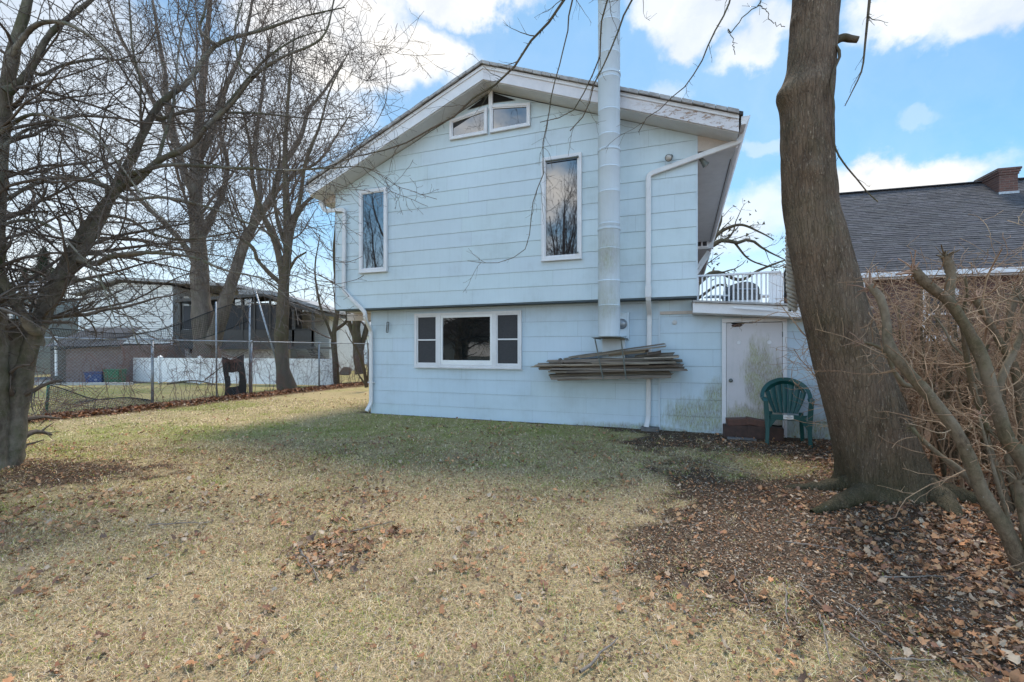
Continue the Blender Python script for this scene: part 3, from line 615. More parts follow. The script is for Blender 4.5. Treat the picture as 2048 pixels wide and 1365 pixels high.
for (x0, y0, x1, y1, th, tone, dp) in BD:
    wd_ = -.50+dp*.17; s0, z0 = Hc(x0, y0, wd_); s1, z1 = Hc(x1, y1, wd_); L = math.hypot(s1-s0, z1-z0); t = th*.0066; ang = math.atan2(z1-z0, s1-s0)
    mb = MB(); v = tone*r.uniform(.9, 1.1); mb.col = (v, v*r.uniform(.97, 1.03), v*r.uniform(.92, 1.04)); hw_ = .05+.06*r.random(); n = 8; bow = r.uniform(-.012, .012)
    vs = []
    for i in range(n+1):
        x = -L/2+L*i/n; zc = bow*math.cos(PI*x/L)+r.uniform(-.002, .002); e0 = r.uniform(-.03, .03) if i in (0, n) else 0
        vs += [(x+e0, -hw_, zc-t/2), (x+e0, hw_, zc-t/2), (x-e0, hw_, zc+t/2), (x-e0, -hw_, zc+t/2)]
    mb.add(vs, [(i*4+j, i*4+(j+1) % 4, i*4+4+(j+1) % 4, i*4+4+j) for i in range(n) for j in range(4)]+[(3, 2, 1, 0), (n*4, n*4+1, n*4+2, n*4+3)])
    o = mb.build('board', M['lumber']); o.location = hw((s0+s1)/2, wd_, (z0+z1)/2); o.rotation_euler = (r.uniform(-.06, .06), -ang, -HA)
    tag(o, 'weathered grey board lying in the stack held by the wall rack', 'board', 'old boards stacked in the wall rack')
# ---------------------------------------------------------------- green resin chair
def chair(loc, rz_):
    t = empty('garden_chair', loc, rz_, 'dark green plastic armchair with a round slatted back in front of the mouldy door', 'chair')
    # local: x right, -y front, z up.
    mb = MB(); n = 13
    # seat: slightly dished slab
    vs = []
    for i in range(9):
        for j in range(9):
            x = -.235+.47*i/8; y = -.24+.44*j/8; z = .415-.018*math.cos((x)/.235*1.3)-.03*(j/8)+(.012 if j == 0 else 0); k_ = 1-.10*(j/8); vs.append((x*k_, y, z))
    nv = len(vs); vs += [(a_, b_, c_-.02) for a_, b_, c_ in vs]
    fs = [(i*9+j, (i+1)*9+j, (i+1)*9+j+1, i*9+j+1) for i in range(8) for j in range(8)]; fs += [tuple(nv+q for q in f[::-1]) for f in fs]
    bo = [i*9 for i in range(9)]+[8*9+j for j in range(1, 9)]+[i*9+8 for i in range(7, -1, -1)]+[j for j in range(7, 0, -1)]
    fs += [(bo[(i+1) % len(bo)], bo[i], bo[i]+nv, bo[(i+1) % len(bo)]+nv) for i in range(len(bo))]
    mb.add(vs, fs); mb.box(-.225, .225, -.252, -.236, .345, .418); mb.build('seat', M['chair'], t, smooth=False, bevel=.004)
    # back: fan slats with scalloped top under an arched rim
    def bk(u, v):   # u -1..1 across, v 0..1 up -> point on the raked, curved back
        z = .40+v*.47; half = (.17+.14*math.sin(min(v, 1)*PI*.55)); x = u*half; y = .19+.10*v-.10*abs(u)**2*(.5+.5*v); return (x, y, z)
    sl_ = []
    for q in range(7):
        u0 = -1+2*q/7+.012; u1 = -1+2*(q+1)/7-.012; um = (u0+u1)/2; vt = .93-.38*um*um
        mbs = MB(); vs = []
        for k_ in range(9):
            v = k_/8*vt
            a_, b_ = bk(u0*.93, v), bk(u1*.93, v); m_ = bk(um*.93, v); vs += [a_, (m_[0], m_[1]+.008, m_[2]), b_]
        nvv = len(vs); vs += [(x, y+.010, z) for x, y, z in vs]
        fs = [(3*i+j, 3*i+j+1, 3*i+4+j, 3*i+3+j) for i in range(8) for j in range(2)]; fs += [tuple(nvv+q_ for q_ in f[::-1]) for f in fs]
        fs += [(3*i, 3*i+3, nvv+3*i+3, nvv+3*i) for i in range(8)]+[(3*i+5, 3*i+2, nvv+3*i+2, nvv+3*i+5) for i in range(8)]+[(24, 25, nvv+25, nvv+24), (25, 26, nvv+26, nvv+25)]
        mbs.add(vs, fs); mbs.build('back_slat', M['chair'], t, smooth=True)
    pts = []
    for i in range(25):
        a_ = PI*i/24; x = -.318*math.cos(a_); z = .62+.265*math.sin(a_)**.9; y = .10+.15*math.sin(a_); pts.append((x, y, z))
    pts = [(-.30, -.02, .585)]+pts+[(.30, -.02, .585)]
    mb = MB()   # rim as flat band
    P = np.array(pts); n = len(P); vs = []
    for i in range(n):
        c = np.array([0, .06, .62]); d_ = P[i]-c; d_[1] = 0; d_ /= np.linalg.norm(d_)+1e-9
        vs += [P[i]+d_*.022+(0, -.008, 0), P[i]-d_*.032+(0, -.008, 0), P[i]-d_*.032+(0, .014, 0), P[i]+d_*.022+(0, .014, 0)]
    mb.add(vs, [(i*4+j, i*4+(j+1) % 4, i*4+4+(j+1) % 4, i*4+4+j) for i in range(n-1) for j in range(4)]+[(3, 2, 1, 0), (n*4-4, n*4-3, n*4-2, n*4-1)]); mb.build('back_rim', M['chair'], t, smooth=False, bevel=.006)
    # solid web between slat tops and rim
    mb = MB(); vs = []; m_ = 24
    for i in range(m_+1):
        a_ = PI*(.10+.80*i/m_); x = -math.cos(a_); hi = (x*.29, .235-.04*abs(x), .615+.245*math.sin(a_)); u = x*.95; vt = .90-.38*u*u; lo = bk(u*.93, vt-.02); vs += [hi, (lo[0], lo[1]+.006, lo[2])]
    nvv = len(vs); vs += [(x, y+.01, z) for x, y, z in vs]; fs = [(2*i, 2*i+1, 2*i+3, 2*i+2) for i in range(m_)]; fs += [tuple(nvv+q for q in f[::-1]) for f in fs]
    mb.add(vs, fs); mb.build('back_panel', M['chair'], t)
    for sd in (-1, 1):
        mb = MB()
        arm = [(sd*.300, .10, .615), (sd*.305, .0, .62), (sd*.305, -.12, .625), (sd*.292, -.22, .615), (sd*.285, -.255, .585)]
        Pa = np.array(arm); vs = []
        for i, p in enumerate(Pa): w2 = .026+.010*(i in (2, 3)); vs += [p+(-w2, 0, -.012), p+(w2, 0, -.012), p+(w2, 0, .012), p+(-w2, 0, .012)]
        mb.add(vs, [(i*4+j, i*4+(j+1) % 4, i*4+4+(j+1) % 4, i*4+4+j) for i in range(4) for j in range(4)]+[(3, 2, 1, 0), (16, 17, 18, 19)])
        mb.build('armrest', M['chair'], t, bevel=.005)
        for fr in (1, 0):
            mb = MB()
            if fr: pts = [(sd*.285, -.245, .60), (sd*.272, -.245, .42), (sd*.262, -.262, .20), (sd*.272, -.285, .0)]; ws = (.030, .034, .026, .024)
            else: pts = [(sd*.20, .17, .42), (sd*.215, .22, .2), (sd*.232, .265, .0)]; ws = (.03, .026, .024)
            vs = []
            for p, w2 in zip(pts, ws): vs += [(p[0]-w2, p[1]-.022, p[2]), (p[0]+w2, p[1]-.022, p[2]), (p[0]+w2, p[1]+.022, p[2]), (p[0]-w2, p[1]+.022, p[2])]
            nn = len(pts); mb.add(vs, [(i*4+j, i*4+4+j, i*4+4+(j+1) % 4, i*4+(j+1) % 4) for i in range(nn-1) for j in range(4)]+[(0, 1, 2, 3), (nn*4-1, nn*4-2, nn*4-3, nn*4-4)]); mb.build('leg', M['chair'], t, bevel=.006)
        mb = MB(); mb.prism([(sd*.15-.0, .345), (sd*.25, .20), (sd*.262, .345)] if sd > 0 else [(-.15, .345), (-.262, .345), (-.25, .20)], -.25, -.235); mb.build('gusset', M['chair'], t)
    mb = MB(); mb.box(-.062, .066, -.2535, -.2525, .358, .416); lb = mb.build('paper_label', M['paper'], t)
    mb = MB(); mb.box(-.05, .055, -.2545, -.2538, .384, .388); mb.box(-.01, .03, -.2545, -.2538, .402, .410); mb.build('printed_lines', M['dark'], lb)
    return t
M['paper'] = basic('white_label', (.78, .77, .74), rough=.6)
ch = chair(((1573-CX)/F*7.38, 7.38, .0), -.44); ch.scale = (1.08, .92, 1.15)
# ---------------------------------------------------------------- blocks at the door sill
BL = [(1487, 871, 72, 26, 'paver', 'dark brick block lying on the soil against the door bottom, left of two', 0), (1530, 871, 60, 24, 'paver', 'dark brick block between the door bottom and the chair leg', .02),
      (1478, 847, 44, 13, 'brickr', 'reddish flat brick lying on top of the dark blocks', 0), (1510, 842, 36, 12, 'brickr', 'tilted brown brick leaning on top of the dark blocks', 0)]
M['brickr'] = basic('old_red_brick', (.14, .065, .045), (.09, .05, .038), 14, .9, .5, .005)
for i, (px, py, wp, hpx, mt, lab, dd) in enumerate(BL):
    w_ = -.28-dd; s, z = Hc(px, py, w_); sc_ = 8.0/918; mb = MB(); L = wp*sc_; h_ = hpx*sc_
    mb.box(-L/2, L/2, -.10, .10, 0, h_); o = mb.build('brick_block', M[mt], bevel=.008)
    z0 = [0, 0, .215, .215][i]; o.location = hw(s, w_, z0 if i < 2 else z0+.01*(i == 3)); o.rotation_euler = (0, [0, .03, -.05, .16][i], -HA+[.05, -.08, .12, -.1][i]); tag(o, lab, 'brick', 'bricks at the shed door')
    if i < 2: o.scale.z = .212/h_
mb = MB(); mb.box(-.22, .22, -.07, .07, 0, .03); o = mb.build('stone_slab', M['stone'], bevel=.008); o.location = hw(.62, -.52, .0); o.rotation_euler.z = -HA; tag(o, 'flat grey stone slab on the soil in front of the bricks', 'stone')
s = dR-.06; mb = MB(); mb.box(-.16, .16, -.10, .10, 0, .09); o = mb.build('splash_block', M['stone'], bevel=.01); o.location = hw(s+.08, -.16, -.02); o.rotation_euler.z = -HA; tag(o, 'low concrete block under the downspout outlet beside the flue', 'concrete block')
# ---------------------------------------------------------------- deck railing, side screen and grill on the shed roof
rw = .5; rl = empty('deck_railing', hw(0, rw, 2.37), -HA, 'white railing with square balusters standing on the shed roof', 'railing')
s0 = -.05; s1 = 1.28; zt0 = 2.92; zr = lambda s: 2.375-.075*(s+.13)
mb = MB(); mb.box(s0, s1+.1, -.045, .045, zt0-2.37-.02, zt0-2.37+.012); mb.build('top_rail', M['white'], rl)
mb = MB(); mb.bar((s0, 0, zr(s0)+.05-2.37), (s1, 0, zr(s1)+.05-2.37), .035, .03); mb.build('bottom_rail', M['white'], rl)
for i in range(16):
    s = s0+.03+(s1-.17-s0)*i/15.0; mb = MB(); mb.box(s-.014, s+.014, -.014, .014, zr(s)-2.37-.005, zt0-2.37-.02); mb.build('baluster', M['white'], rl)
sc2 = empty('privacy_screen', hw(s1, rw, 2.3), -HA, 'white boarded end screen of the roof deck with a sloping top', 'screen')
for i in range(4):
    mb = MB(); x = -.10+i*.062; mb.box(x, x+.058, -.01, .015, zr(s1)-2.3, zt0-2.3-.022); mb.build('board', M['white'], sc2, bevel=.003)
for i in range(14):
    y0 = .03+i*.115; h_ = zt0-2.3-.06-.0*i if i < 1 else max(.12, zt0-2.3-.10-.03*i); mb = MB(); mb.box(.09, .115, y0, y0+.108, zr(s1)-2.3, h_); mb.build('board', M['white'], sc2)
gq = Hc(1482, 606, 2.2); g = empty('gas_grill', hw(gq[0], 2.2, 2.3), -HA+.3, 'black lidded gas grill standing behind the white deck railing', 'grill')
mb = MB(); pr = [(-.30, .40), (.30, .40), (.30, .50)]+[(.30*math.cos(PI*i/10), .50+.17*math.sin(PI*i/10)) for i in range(1, 10)]+[(-.30, .50)]; mb.prism(pr, -.22, .22); mb.build('lid', M['blackp'], g, bevel=.01)
mb = MB(); mb.box(-.31, .31, -.25, .25, .28, .395); mb.build('firebox', M['blackp'], g, bevel=.01)
for a, b in ((-.72, -.32), (.32, .66)): mb = MB(); mb.box(a, b, -.22, .22, .36, .385); mb.build('side_shelf', M['soffit'], g)
mb = MB(); mb.box(-.30, .30, -.22, .22, .05, .275); mb.build('cabinet', M['soffit'], g)
for x in (-.29, .29):
    for y in (-.2, .2): mb = MB(); mb.box(x-.02, x+.02, y-.02, y+.02, -.05, .05); mb.build('leg', M['blackp'], g)
mb = MB(); mb.tube([(-.2, -.27, .50), (.2, -.27, .50)], .014, 8); mb.build('handle', M['galv'], g)
# ================================================================ ground
FP = np.array([-9.4, 12.0]); FD = np.array([.335, .942]); FD /= np.linalg.norm(FD); FN = np.array([FD[1], -FD[0]])   # chain link line; FN points to our side
def fdist(x, y): return (np.asarray(x)-FP[0])*FN[0]+(np.asarray(y)-FP[1])*FN[1]
def falong(x, y): return (np.asarray(x)-FP[0])*FD[0]+(np.asarray(y)-FP[1])*FD[1]
def house_w(x, y): return (x-HO[0])*HN[0]+(y-HO[1])*HN[1]
def house_s(x, y): return (x-HO[0])*HU[0]+(y-HO[1])*HU[1]
T6B = G(1782, 1010); T1B = np.array([-6.05, 5.5, 0])
def dirt(x, y):
    n = fbm(x, y, .9, 1); n2 = fbm(x, y, 3.2, 2)
    edge = 1.25+.19*(y-2.3)
    d = sst(-1.2, 1.1, (x-edge)+(n-.5)*2.6+(n2-.5)*1.8)
    d = d*(1-.75*np.exp(-(((x-3.2)/1.0)**2+((y-6.0)/.9)**2)))
    w_ = house_w(x, y); s = house_s(x, y)
    d = np.maximum(d, sst(.9, .1, -w_+(n-.5)*.6)*sst(-2.5, -.9, s)*(w_ < .3))
    d = np.maximum(d, sst(.22, .0, -w_+(n2-.5)*.3)*(w_ < .3)*.8*sst(-8.5, -7, s))
    d = np.maximum(d, sst(1.0, .45, np.hypot((x-T6B[0])*.8, y-T6B[1])+(n2-.5)*.6))
    d = np.maximum(d, sst(1.55, .5, np.hypot((x-T1B[0]-.7)*.8, (y-T1B[1]-.05)*1.5)+(n2-.5)*1.6)*.7)
    return np.clip(d, 0, 1)
def green(x, y):
    n = fbm(x, y, .55, 7); n2 = fbm(x, y, 2.6, 8); w_ = house_w(x, y); s = house_s(x, y)
    g = .15+.55*sst(.46, .66, n*.6+n2*.4)
    g = g+.60*sst(3.8, .3, -w_)*sst(-8.5, -6, s)*sst(.8, -2.5, s)*(.6+.8*n2)
    g = g+.25*sst(-2, -6, x)*n2
    return np.clip(g*(1-.6*sst(6.0, 3.0, y)), 0, 1)
def leafd(x, y):
    n = fbm(x, y, 1.3, 4)
    a = sst(-.35, .8, x-(.95+.5*y)+(n-.5)*1.6)*sst(9, 6, y)
    a = np.maximum(a, sst(.75, .30, abs(fdist(x, y)-.30)+(n-.5)*.5)*sst(1, 2, y))
    a = np.maximum(a, .8*sst(.42, .02, np.hypot(x+1.33, (y-3.42)*.9)+(n-.5)*.5))
    a = np.maximum(a, .7*sst(.20, .06, np.hypot(x+.95, (y-3.75)*.9)))
    a = a*(1-.8*np.exp(-((x-3.0)**2+(y-4.25)**2)/.06))
    return a
xs = np.concatenate([-np.geomspace(900, 17, 14), np.arange(-16, 9, .125), np.geomspace(9.2, 900, 16)])
ys = np.concatenate([-np.geomspace(300, 2, 8), np.arange(-1.5, 22, .125), np.geomspace(22.3, 900, 18)])
X, Y = np.meshgrid(xs, ys); fade = sst(60, 20, np.hypot(X, Y))
def gz(x, y):
    z = (fbm(x, y, .8, 9)-.5)*.05+(vnoise(x, y, 4.0, 10)-.5)*.018
    z = z+.10*np.exp(-(((x-T6B[0])**2+(y-T6B[1])**2)/.55))+.10*np.exp(-(((x-T1B[0])**2+(y-T1B[1])**2)/.6))
    w_ = house_w(x, y); s = house_s(x, y); near = sst(.9, .0, -w_)*(s > -8.2)*sst(3.4, 2.6, s)
    return z*(1-.8*near)
Z = gz(X, Y)*fade; V = np.stack([X.ravel(), Y.ravel(), Z.ravel()], 1)
nx, ny = len(xs), len(ys); i = np.arange(nx*ny).reshape(ny, nx); Fq = np.stack([i[:-1, :-1].ravel(), i[:-1, 1:].ravel(), i[1:, 1:].ravel(), i[1:, :-1].ravel()], 1)
beyond = sst(.0, -.4, fdist(X, Y))*(Y > 1)
msk = np.stack([dirt(X, Y).ravel(), np.clip(green(X, Y)+.35*beyond, 0, 1).ravel(), leafd(X, Y).ravel()], 1)
m, nt, p = nm('lawn_soil'); v = coord(nt); sp = N(nt, 'ShaderNodeSeparateColor'); nt.links.new(attr(nt), sp.inputs[0])
fine = noise(nt, v, 38, 6, .75); med = noise(nt, v, 6.5, 6, .7)
straw = mixc(nt, ramp(nt, fine, [(.32, 0.0), (.66, 1.0)]), (.19, .125, .062), (.76, .56, .32))
grn = mixc(nt, ramp(nt, fine, [(.32, 0.0), (.66, 1.0)]), (.10, .105, .018), (.34, .35, .09))
gm = mth(nt, 'MULTIPLY', sp.outputs[1], ramp(nt, med, [(.3, .35), (.65, 1.0)]), True)
soil = mixc(nt, ramp(nt, fine, [(.35, 0.0), (.68, 1.0)]), (.042, .026, .017), (.17, .11, .07))
soil = mixc(nt, ramp(nt, noise(nt, v, 70, 3, .7), [(.64, 0.0), (.68, .6)]), soil, (.30, .22, .14))
dm = mth(nt, 'ADD', sp.outputs[0], mth(nt, 'MULTIPLY', mth(nt, 'SUBTRACT', med, .5), .9), True)
col = mixc(nt, ramp(nt, dm, [(.35, 0.0), (.62, 1.0)]), mixc(nt, gm, straw, grn), soil)
col = mixc(nt, mth(nt, 'MULTIPLY', sp.outputs[2], .8), col, mixc(nt, fine, (.07, .035, .02), (.22, .12, .07)))
nt.links.new(col, p.inputs['Base Color']); p.inputs['Roughness'].default_value = 1; p.inputs['Specular IOR Level'].default_value = .1
bump(nt, p, mth(nt, 'ADD', fine, noise(nt, v, 120, 3)), .8, .02); M['ground'] = m
gr = mesh_np('ground', V, [Fq], M['ground'], None, True, msk); tag(gr, kind='structure')
# ---------------------------------------------------------------- scatter helpers
def wedge(n, y0, y1, xl=None, xr=None, pad=1.17):
    """random points in the strip of lawn between depths y0,y1 in front of the house"""
    y = np.sqrt(rs.rand(n)*(y1*y1-y0*y0)+y0*y0); x = (rs.rand(n)*2-1)*pad*y
    ok = ~((house_w(x, y) > -.02) & (house_s(x, y) > LL-.05))
    if xl is not None: ok &= x > xl
    if xr is not None: ok &= x < xr
    return x[ok], y[ok]
def blades(x, y, L, wd, cols, lie):
    n = len(x); a = rs.rand(n)*2*PI; el = np.radians(rs.rand(n)**1.3*lie+6); L = L*(.5+rs.rand(n)); b = a+(rs.rand(n)-.5)*1.6
    z = gz(x, y)-.004; p0 = np.stack([x, y, z], 1); d1 = np.stack([np.cos(a)*np.cos(el), np.sin(a)*np.cos(el), np.sin(el)], 1)
    el2 = el*(rs.rand(n)*1.1-.35); d2 = np.stack([np.cos(b)*np.cos(el2), np.sin(b)*np.cos(el2), np.sin(el2)], 1)
    side = np.stack([-np.sin(a), np.cos(a), np.zeros(n)], 1)*wd[:, None] if not np.isscalar(wd) else np.stack([-np.sin(a), np.cos(a), np.zeros(n)], 1)*wd
    p1 = p0+d1*(L*.5)[:, None]; p2 = p1+d2*(L*.5)[:, None]; p1[:, 2] = np.maximum(p1[:, 2], z+.006); p2[:, 2] = np.maximum(p2[:, 2], z+.004)
    V = np.stack([p0-side, p0+side, p1-side*.8, p1+side*.8, p2], 1).reshape(-1, 3); i = np.arange(n)*5
    return V, np.stack([i, i+1, i+3, i+2], 1), np.stack([i+2, i+3, i+4], 1), np.repeat(cols, 5, 0)
VV, Q, T, CC = [], [], [], []; off = 0
tx_, ty_ = wedge(3800, 2.0, 9.5); ok = (rs.rand(len(tx_)) < .12+green(tx_, ty_)) & (dirt(tx_, ty_) < .6); tx_, ty_ = tx_[ok], ty_[ok]; m_ = 15; r_ = .028*rs.rand(len(tx_)*m_)**.5*(1+1.5*rs.rand(len(tx_)*m_)); a_ = rs.rand(len(tx_)*m_)*2*PI
x = np.repeat(tx_, m_)+r_*np.cos(a_); y = np.repeat(ty_, m_)+r_*np.sin(a_); gcol = np.where((rs.rand(len(tx_)) < .5)[:, None], np.array([[.30, .36, .09]]), np.array([[.66, .58, .30]])); cols = np.repeat(gcol, m_, 0)*(.5+.7*rs.rand(len(x)))[:, None]
a, b, c, d_ = blades(x, y, .062, .0016, cols, 85); VV.append(a); Q.append(b+off); T.append(c+off); CC.append(d_); off += len(a)
for (n, y0, y1, L, wd, lie) in GRASS:
    x, y = wedge(n, y0, y1); dd = dirt(x, y); ld = leafd(x, y); gp = fbm(x, y, 5.5, 12)
    keep = (rs.rand(len(x)) > np.clip(dd*1.15, 0, .97)) & (rs.rand(len(x)) > ld*.8) & (rs.rand(len(x)) < .30+1.2*gp) & (rs.rand(len(x)) < .45+1.3*sst(.3, .62, fbm(x, y, 1.4, 15)))
    x, y = x[keep], y[keep]; n = len(x); g = green(x, y); r_ = rs.rand(n)
    straw = (np.array([.86, .62, .34])+np.array([.04, .12, .20])*(rs.rand(n)**3)[:, None])*(.28+.95*rs.rand(n))[:, None]*np.array([1, 1, 1]); straw[:, 2] *= .8+.35*rs.rand(n)
    gc = np.array([.34, .38, .05])*(.4+.8*rs.rand(n))[:, None]; brn = np.array([.34, .22, .13])*(.5+.7*rs.rand(n))[:, None]; straw = np.where((rs.rand(n) <   .14+.45*sst(.45, .7, fbm(x, y, 2.3, 16)))[:, None], brn, straw); cols = np.where((r_ < g*.66+.06)[:, None], gc, straw)
    a, b, c, d_ = blades(x, y, L, wd*(1+.5*(y-y0)/(y1-y0)), cols, lie); VV.append(a); Q.append(b+off); T.append(c+off); CC.append(d_); off += len(a)
o = mesh_np('grass', np.concatenate(VV), [np.concatenate(Q), np.concatenate(T)], M['grass'], None, False, np.concatenate(CC)); tag(o, 'short dry winter grass matted over the lawn', 'grass', kind='stuff')
# wood chips, seed husks and crumbs on the bare soil
VV, Q, CC = [], [], []; off = 0
for (n, y0, y1, sz) in ((90000, 2.0, 4.2, .0075), (80000, 4.2, 9.5, .013)):
    x, y = wedge(n, y0, y1, xl=.2); dd = dirt(x, y); keep = rs.rand(len(x)) < dd*.95; x, y = x[keep], y[keep]; n = len(x)
    a = rs.rand(n)*2*PI; l = sz*(.4+rs.rand(n)**2*1.6); w_ = sz*(.12+.3*rs.rand(n)); z = gz(x, y)+.002+.01*rs.rand(n); dx = np.stack([np.cos(a), np.sin(a), (rs.rand(n)-.5)*.5], 1)*l[:, None]; dy = np.stack([-np.sin(a), np.cos(a), (rs.rand(n)-.5)*.8], 1)*w_[:, None]; c = np.stack([x, y, z], 1)
    V = np.stack([c-dx-dy, c+dx-dy, c+dx+dy*.6, c-dx+dy], 1).reshape(-1, 3); i = np.arange(n)*4+off; Q.append(np.stack([i, i+1, i+2, i+3], 1)); VV.append(V); off += len(V)
    pal = np.array([[.36, .28, .20], [.20, .12, .08], [.08, .055, .04], [.30, .17, .10], [.52, .46, .38], [.14, .10, .07]]); CC.append(np.repeat(pal[rs.randint(0, 6, n)]*(.7+.5*rs.rand(n))[:, None], 4, 0))
o = mesh_np('wood_litter', np.concatenate(VV), [np.concatenate(Q)], M['litter'], None, False, np.concatenate(CC)); tag(o, 'crumbs of bark, husks and chips over the bare soil', 'litter', kind='stuff')
# fallen leaves: lobed, curled
ANG = np.linspace(0, 2*PI, 14, endpoint=False); LOB = np.array([1.0, .55, .82, .42, .70, .35, .5, .28, .5, .35, .70, .42, .82, .55])
def leaves(x, y, sz, cols, lift=.02):
    n = len(x); k = 14; a = rs.rand(n)*2*PI; s = sz*(.45+.75*rs.rand(n)); ir = .3+.7*rs.rand(n, 1); lob = LOB[None]*(1-ir*.6)+ir*.6*(.35+.6*rs.rand(n, k)); lob = lob*(1+.4*(rs.rand(n, k)-.5)); px = np.cos(ANG)[None]*lob*s[:, None]; py = np.sin(ANG)[None]*lob*s[:, None]*(.42+.5*rs.rand(n))[:, None]
    cu = (rs.rand(n, 1)-.2)*2.2/s[:, None]; cv = (rs.rand(n, 1)-.4)*1.6/s[:, None]; pz = cu*py*py+cv*px*px*.6+(rs.rand(n, k)-.5)*.22*s[:, None]
    px = np.concatenate([np.zeros((n, 1)), px], 1); py = np.concatenate([np.zeros((n, 1)), py], 1); pz = np.concatenate([np.zeros((n, 1)), pz], 1)
    tx = (rs.rand(n, 1)-.5)*1.3; ty = (rs.rand(n, 1)-.5)*1.3
    y2 = py*np.cos(tx)-pz*np.sin(tx); z2 = py*np.sin(tx)+pz*np.cos(tx); x3 = px*np.cos(ty)+z2*np.sin(ty); z3 = -px*np.sin(ty)+z2*np.cos(ty)
    X_ = x3*np.cos(a)[:, None]-y2*np.sin(a)[:, None]+x[:, None]; Y_ = x3*np.sin(a)[:, None]+y2*np.cos(a)[:, None]+y[:, None]
    Z_ = z3-z3.min(1, keepdims=True)+gz(x, y)[:, None]+lift*rs.rand(n, 1)
    V = np.stack([X_, Y_, Z_], 2).reshape(-1, 3); i = np.arange(n)[:, None]*15; j = np.arange(k)[None]; f = np.stack([i+0*j, i+1+j, i+1+(j+1) % k], 2).reshape(-1, 3)
    return V, f, np.repeat(cols, 15, 0)*(.85+.3*rs.rand(len(V), 1))
VV, T, CC = [], [], []; off = 0
pal = np.array([[.38, .17, .075], [.46, .23, .11], [.50, .28, .14], [.26, .12, .07], [.42, .28, .18], [.17, .10, .07], [.52, .38, .26], [.56, .26, .12]])
for (n, y0, y1, sz, base, mult) in ((26000, 1.9, 5.0, .038, .080, 1.0), (34000, 5.0, 9.0, .038, .060, .8), (30000, 8.0, 24.0, .055, .028, 1.0)):
    x, y = wedge(n, y0, y1, pad=1.2); ld = leafd(x, y); dn = fbm(x, y, 1.7, 20)
    keep = rs.rand(len(x)) < ld*mult+base*sst(.42, .7, dn)*3.2+.012; x, y = x[keep], y[keep]; n = len(x)
    a, f, c = leaves(x, y, sz, pal[rs.randint(0, 8, n)]*(.65+.55*rs.rand(n))[:, None], .025 if y0 < 5 else .035); VV.append(a); T.append(f+off); CC.append(c); off += len(a)
n = 16000; u = -7+30*rs.rand(n); v = np.abs(rs.randn(n))*.26-.12+.25*fbm(u, u*0, .7, 21); x = FP[0]+FD[0]*u+FN[0]*v; y = FP[1]+FD[1]*u+FN[1]*v; ok = y > 2; x, y = x[ok], y[ok]; n = len(x)
a, f, c = leaves(x, y, .062, pal[rs.randint(0, 8, n)]*np.array([1.0, .85, .8])*(.5+.5*rs.rand(n))[:, None], .09); VV.append(a); T.append(f+off); CC.append(c); off += len(a)
x, y = wedge(80000, 1.9, 7.5); ok = rs.rand(len(x)) < (.55+.5*dirt(x, y))*(.3+fbm(x, y, 2.0, 22)); x, y = x[ok], y[ok]; n = len(x)
a, f, c = leaves(x, y, .016, pal[rs.randint(0, 8, n)]*(.55+.6*rs.rand(n))[:, None], .02); VV.append(a); T.append(f+off); CC.append(c); off += len(a)
o = mesh_np('fallen_leaves', np.concatenate(VV), [np.concatenate(T)], M['leaf'], None, False, np.concatenate(CC)); tag(o, 'curled brown dead leaves lying over lawn, soil and fence foot', 'leaves', kind='stuff')
# ---------------------------------------------------------------- tubes from arrays, and branch growth
def tube_arr(P, R, k, jit=0.0):
    B, n, _ = P.shape; T = np.gradient(P, axis=1); T /= np.linalg.norm(T, axis=2, keepdims=True)+1e-9
    mt = np.abs(T.mean(1)); ref = np.eye(3)[np.argmin(mt, 1)][:, None, :]; X_ = np.cross(T, np.broadcast_to(ref, T.shape)); X_ /= np.linalg.norm(X_, axis=2, keepdims=True)+1e-9; Y_ = np.cross(T, X_)
    a = np.arange(k)*2*PI/k; RR = R[:, :, None, None]*(1+jit*rs.randn(B, n, k, 1)) if jit else R[:, :, None, None]
    V = P[:, :, None, :]+RR*(X_[:, :, None, :]*np.cos(a)[None, None, :, None]+Y_[:, :, None, :]*np.sin(a)[None, None, :, None])
    idx = np.arange(B*n*k).reshape(B, n, k); j2 = (np.arange(k)+1) % k
    f = np.stack([idx[:, :-1, :], idx[:, :-1, :][:, :, j2], idx[:, 1:, :][:, :, j2], idx[:, 1:, :]], -1).reshape(-1, 4)
    return V.reshape(-1, 3), f
class Tubes:
    def __init__(s): s.V = []; s.F = []; s.o = 0
    def add(s, P, R, k, jit=0.0):
        if len(P) == 0: return
        V, f = tube_arr(P, R, k, jit); s.V.append(V); s.F.append(f+s.o); s.o += len(V)
    def build(s, name, mat, parent=None, off=None, smooth=True): return mesh_np(name, np.concatenate(s.V), s.F, mat, parent, smooth, None, off)
def resample(P, n=26):
    P = np.asarray(P, float); q = np.concatenate([[2*P[0]-P[1]], P, [2*P[-1]-P[-2]]]); L = np.concatenate([[0], np.cumsum(np.linalg.norm(np.diff(P, axis=0), axis=1))]); out = []
    for s in np.linspace(0, L[-1], n):
        i = min(np.searchsorted(L, s, 'right')-1, len(P)-2); t = (s-L[i])/(L[i+1]-L[i]+1e-9); a, b, c, d_ = q[i:i+4]
        out.append(.5*((2*b)+(-a+c)*t+(2*a-5*b+4*c-d_)*t*t+(-a+3*b-3*c+d_)*t**3))
    return np.array(out)
